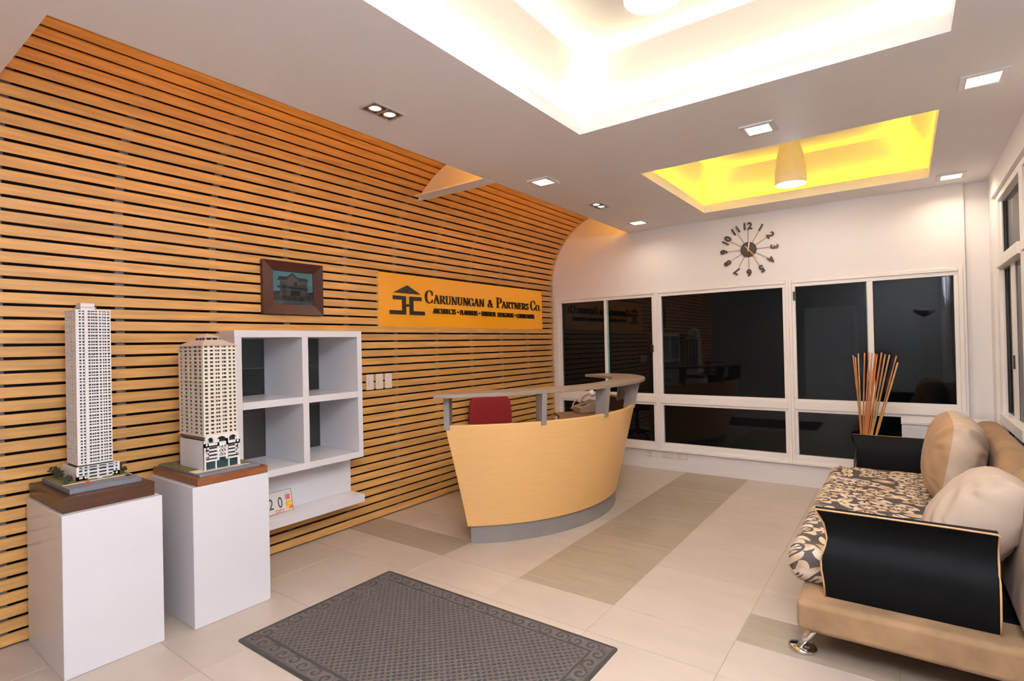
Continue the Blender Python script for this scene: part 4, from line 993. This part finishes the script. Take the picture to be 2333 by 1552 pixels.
SY0, SY1 = 2.745, 5.170; SYC = (SY0 + SY1) / 2
t = thing('sofa', 'low sofa with tan suede base, black arms and floral seat by the right wall', 'sofa', (3.70, SYC, 0))
bs_ = obj('base', MB().box(3.236, 4.215, SY0, SY1, .128, .268), SUEDE, t, bevel=.028, seg=4)
obj('seat_platform', MB().box(3.36, 4.10, SY0 + .24, SY1 - .24, .2685, .285), BLACKC, t)
obj('seat_cushion', MB().box(3.172, 3.965, SY0 + .185, SY1 - .185, .262, .452), fm, t, bevel=.070, seg=6)
def xfr(z): return lerp([(.25, 3.345), (.32, 3.343), (.43, 3.332), (.53, 3.356), (.60, 3.345), (.66, 3.322), (.69, 3.312)], z)
AP = [(.100, .269), (.092, .32), (.085, .36), (.080, .40), (.080, .44), (.086, .475), (.100, .505), (.114, .535), (.118, .565), (.112, .60), (.096, .632), (.074, .660), (.062, .672), (.068, .681), (.090, .684),
      (.115, .670), (.140, .640), (.160, .600), (.168, .550), (.172, .48), (.172, .40), (.172, .269)]
def arm(sgn):
    y_ = (lambda d: SY0 + d) if sgn > 0 else (lambda d: SY1 - d)
    b = MB(); n = len(AP)
    vs = [(xfr(z), y_(d), z) for d, z in AP] + [(3.945, y_(d), z) for d, z in AP]
    fs = [tuple(range(n)), tuple(range(2 * n - 1, n - 1, -1))] + [(i, (i + 1) % n, n + (i + 1) % n, n + i) for i in range(n)]
    a = obj('armrest', b.add(vs, fs), BLACKC, t, bevel=.004, seg=2); a['label'] = 'black suede armrest with tan piping'
    k = 13
    obj('piping', MB().tube([(xfr(z) - .001, y_(d - .002), z) for d, z in AP[:k]] + [(xfr(.676) + .0, y_(.060), .677), (3.5, y_(.060), .678), (3.8, y_(.060), .678), (3.940, y_(.061), .676)] + [(3.948, y_(d - .002), z) for d, z in reversed(AP[:k])], .0042, 6), PIPING, a, smooth=True)
arm(1); arm(-1)
def backpanel(y0, y1, zt_):
    # rounded panel, leaning back a little, top corners rounded in the length direction
    n = 20; rows = []
    R = .20
    pts = []
    for i in range(n + 1):
        a = PI / 2 * i / n; pts.append((y0 + R - R * math.cos(a), zt_ - R + R * math.sin(a)))
    top = [(y0, .269), (y0, .45)] + pts + [(y1 - (q[0] - y0), q[1]) for q in reversed(pts)] + [(y1, .45), (y1, .269)]
    b = MB(); m_ = len(top)
    lean = lambda z: .05 * (z - .27) / .6
    xa, xb_ = 4.000, 4.165
    vs = [(xa + lean(z), y, z) for y, z in top] + [(xb_ + lean(z) * .9, y, z) for y, z in top]
    fs = [tuple(range(m_)), tuple(range(2 * m_ - 1, m_ - 1, -1))] + [(i, (i + 1) % m_, m_ + (i + 1) % m_, m_ + i) for i in range(m_)]
    return b.add(vs, fs)
obj('back_panel', backpanel(SY0 + .01, 3.60, .835), SUEDE, t, bevel=.07, seg=5); obj('back_panel', backpanel(3.612, SY1 - .01, .855), SUEDE, t, bevel=.07, seg=5)
for fx, fy, sx_ in ((3.245, 2.845, 1), (3.245, 5.07, 1), (4.10, 2.845, -1), (4.10, 5.07, -1)):
    b = MB().lathe([(.058, .0008), (.062, .004), (.062, .012), (.054, .018), (.02, .020)], (fx, fy, 0), 28)
    ft = obj('foot', b, CHROME, t, smooth=True)
    for q in (-.026, .026): obj('foot_tube', MB().tube([(fx - .012 * sx_, fy + q, .016), (fx + .075 * sx_, fy + q + .02, .131)], .014, 14), CHROME, ft, smooth=True)
tt = bpy.data.materials.new('two_tone_fabric'); tt.use_nodes = True; nt = tt.node_tree; bs = nt.nodes['Principled BSDF']; bs.inputs['Roughness'].default_value = .85; bs.inputs['Sheen Weight'].default_value = .06
tco = nd(nt, 'ShaderNodeTexCoord'); sxx = nd(nt, 'ShaderNodeSeparateXYZ'); nt.links.new(tco.outputs['Object'], sxx.inputs[0])
seam = mth('GREATER_THAN', mth('ADD', sxx.outputs['X'], mth('MULTIPLY', mth('SUBTRACT', sxx.outputs['Z'], .25), -.18)), -.050)
nzt = nd(nt, 'ShaderNodeTexNoise'); nzt.inputs['Scale'].default_value = 9; nt.links.new(tco.outputs['Object'], nzt.inputs[0])
mxt = nd(nt, 'ShaderNodeMixRGB'); mxt.inputs[1].default_value = (.34, .20, .10, 1); mxt.inputs[2].default_value = (.46, .35, .26, 1); nt.links.new(seam, mxt.inputs[0])
hst = nd(nt, 'ShaderNodeHueSaturation'); nt.links.new(mxt.outputs[0], hst.inputs['Color'])
mrt = nd(nt, 'ShaderNodeMapRange'); mrt.inputs[1].default_value = .3; mrt.inputs[2].default_value = .7; mrt.inputs[3].default_value = .88; mrt.inputs[4].default_value = 1.1; nt.links.new(nzt.outputs[0], mrt.inputs[0]); nt.links.new(mrt.outputs[0], hst.inputs['Value'])
nt.links.new(hst.outputs[0], bs.inputs['Base Color'])
def pillow(name, label, c, a, b_, th, rot, m, wr=.004, two=None, seed=1):
    rnd = random.Random(seed); n = 36; MBx = MB()
    ph = [(rnd.uniform(3, 9), rnd.uniform(3, 9), rnd.uniform(0, 6)) for _ in range(6)]
    def pt(u, v, s):
        uu, vv = math.copysign(abs(u) ** .85, u), math.copysign(abs(v) ** .85, v)
        x = uu * a * (1 - .07 * vv * vv); y = vv * b_ * (1 - .07 * uu * uu)
        tk = th * (max(0, 1 - abs(uu) ** 2.6) * max(0, 1 - abs(vv) ** 2.6)) ** .42
        edge = (1 - max(abs(u), abs(v)))
        wv = sum(math.sin(p * u * 2 + q * v * 2 + w) for p, q, w in ph) / 6 * wr * (1 if edge > .02 else 0)
        # gathers running in from the corners
        wv += wr * 2.2 * math.sin(26 * math.atan2(v, u) + 2 * math.sin(5 * u)) * (abs(u * v)) ** 1.2
        return Vector((x, y, s * max(0, tk + wv * min(1, edge * 6))))
    Rm = Matrix.Rotation(rot[2], 3, 'Z') @ Matrix.Rotation(rot[1], 3, 'Y') @ Matrix.Rotation(rot[0], 3, 'X')
    for s in (1, -1):
        MBx.surf([[Vector(c) + Rm @ pt(-1 + 2 * i / n, -1 + 2 * j / n, s) for j in range(n + 1)] for i in range(n + 1)], 0 if s > 0 else (1 if two else 0))
    MBx.mi = [0] * len(MBx.f)
    o = obj(name, MBx, m, None, smooth=True)
    bm = bmesh.new(); bm.from_mesh(o.data); bmesh.ops.remove_doubles(bm, verts=bm.verts, dist=1e-5); bmesh.ops.recalc_face_normals(bm, faces=bm.faces); bm.to_mesh(o.data); bm.free()
    return tag(o, label, 'cushion', 'loose cushions on the sofa')
pillow('sofa_cushion', 'upright two-tone cushion at the far end of the sofa', (3.888, 4.22, .722), .250, .46, .145, (0, math.radians(100), 0), tt, .010, None, 3)
pillow('sofa_cushion', 'slumped beige cushion at the near end of the sofa beside the black arm', (3.915, 3.215, .635), .235, .265, .150, (math.radians(6), math.radians(128), math.radians(6)), BEIGE, .011, None, 8)

# =================================================================== CORNER: cabinet, vase, bamboo sticks
t = thing('storage_cabinet', 'low white cabinet in the back corner behind the sofa', 'cabinet', (3.92, 5.72, 0))
obj('body', MB().box(3.635, 4.225, 5.515, 5.915, .0008, .728), LACQ, t, bevel=.002)
obj('top_board', MB().box(3.631, 4.23, 5.500, 5.918, .7285, .750), LACQ, t, bevel=.002)
for x0, x1 in ((3.642, 3.926), (3.932, 4.216)): 
    dr = obj('door', MB().box(x0, x1, 5.503, 5.5145, .06, .72), LACQ, t, bevel=.0015); obj('knob', MB().lathe([(.004, 0), (.004, -.012), (.010, -.016), (.009, -.022)], (x1 - .03 if x0 < 3.8 else x0 + .03, 5.503, .45), 12, axis='y'), STEEL, dr, smooth=True)
vx, vy = 3.40, 5.42
t = tag(obj('floor_vase', MB().lathe([(.001, .0008), (.085, .0008), (.095, .03), (.110, .20), (.105, .40), (.080, .54), (.070, .60), (.078, .62), (.072, .62), (.064, .59), (.072, .53), (.09, .40), (.09, .05), (.001, .03)], (vx, vy, 0), 32, cap=False), BLACKM, smooth=True), 'dark floor vase holding bamboo sticks behind the far sofa arm', 'vase')
tops = [(3.317, 1.306, 0), (3.352, 1.319, 1), (3.395, 1.323, 0), (3.426, 1.327, 0), (3.445, 1.322, 1), (3.486, 1.314, 0), (3.515, 1.326, 0), (3.539, 1.310, 1), (3.567, 1.305, 1), (3.613, 1.296, 0), (3.622, 1.245, 1), (3.330, 1.290, 1), (3.470, 1.318, 0)]
for i, (x, z, k) in enumerate(tops):
    rnd = random.Random(i + 40)
    x67 = 3.393 + (x - 3.465) * .27 + rnd.uniform(-.006, .006); ty = vy + (i % 5 - 2) * .035
    b0 = Vector((max(vx - .07, min(vx + .07, x67 - (x - x67) * .85)), vy - (i % 5 - 2) * .022, .09))
    mid = b0.lerp(Vector((x, ty, z)), .5) + Vector((rnd.uniform(-.006, .006), 0, 0))
    r = rnd.uniform(.0045, .0070)
    pts, rs = [], []
    for j in range(13):
        s = j / 12; p = b0.lerp(mid, s * 2) if s < .5 else mid.lerp(Vector((x, ty, z)), s * 2 - 1)
        pts += [p]; rs += [r * (1.25 if j % 3 == 1 else 1)]
    # bamboo nodes
    o = obj('bamboo_stick', MB().tube(pts, rs, 7), STICK2 if k else STICK1, None, smooth=True)
    rank = sorted(q[0] for q in tops).index(x)
    place = ['leftmost', 'second from the left', 'third from the left', 'fourth from the left', 'fifth from the left', 'sixth from the left', 'middle', 'sixth from the right', 'fifth from the right', 'fourth from the right', 'third from the right', 'second from the right', 'rightmost'][rank]
    tag(o, ('straw-coloured' if k else 'orange-brown') + ' bamboo stick in the floor vase, its tip ' + place, 'bamboo stick', 'bamboo sticks in the floor vase')

# =================================================================== CLOCK
CX, CZ = 2.390, 2.388; yc = YB - .012
t = thing('wall_clock', 'modern wall clock with numerals on radiating rods above the middle window', 'clock', (CX, YB, CZ))
hub = obj('hub', MB().lathe([(.074, YB - .001), (.076, yc - .014), (.070, yc - .018)], (CX, 0, CZ), 36, axis='y'), BRONZE, t, smooth=False)
for i in range(12):
    a = 2 * PI * i / 12; d = Vector((math.sin(a), 0, math.cos(a))); r1 = .208
    obj('rod', MB().tube([Vector((CX, yc - .004, CZ)) + d * .06, Vector((CX, yc - .004, CZ)) + d * r1], .0026, 6), ROD, t)
    me = mesh_from_text(str(i or 12), .098, .010, .0035)
    xs_ = [v.co.x for v in me.vertices]; ys_ = [v.co.y for v in me.vertices]; mxx = (min(xs_) + max(xs_)) / 2; myy = (min(ys_) + max(ys_)) / 2
    rt = Vector((d.z, 0, -d.x))
    for v in me.vertices:
        p = Vector((CX, yc - .004, CZ)) + d * (.243 + (v.co.y - myy)) + rt * (v.co.x - mxx) + Vector((0, -v.co.z, 0)); v.co = p - ORG[t]
    me.materials.clear(); me.materials.append(BRONZE); o = bpy.data.objects.new('numeral', me); COL.objects.link(o); o.parent = t
def hand(a, r0, r1, w, y, m, nm, lb):
    d = Vector((math.sin(a), 0, math.cos(a))); s = Vector((d.z, 0, -d.x)) * w; c = Vector((CX, y, CZ))
    q = [c - d * r0 - s, c - d * r0 + s, c + d * r1 + s, c + d * r1 - s]; b = MB().add(q + [p + Vector((0, -.003, 0)) for p in q], [(0,1,2,3),(4,5,6,7),(0,1,5,4),(1,2,6,5),(2,3,7,6),(3,0,4,7)])
    obj(nm, b, m, t)['label'] = lb
hand(math.radians(9), .02, .098, .006, yc - .020, mat('hand_white', (.85, .82, .8), .4, var=.01), 'hour_hand', 'white hour hand')
hand(math.radians(141), .045, .135, .0045, yc - .025, mat('hand_orange', (.75, .38, .10), .4, var=.02), 'minute_hand', 'orange minute hand')
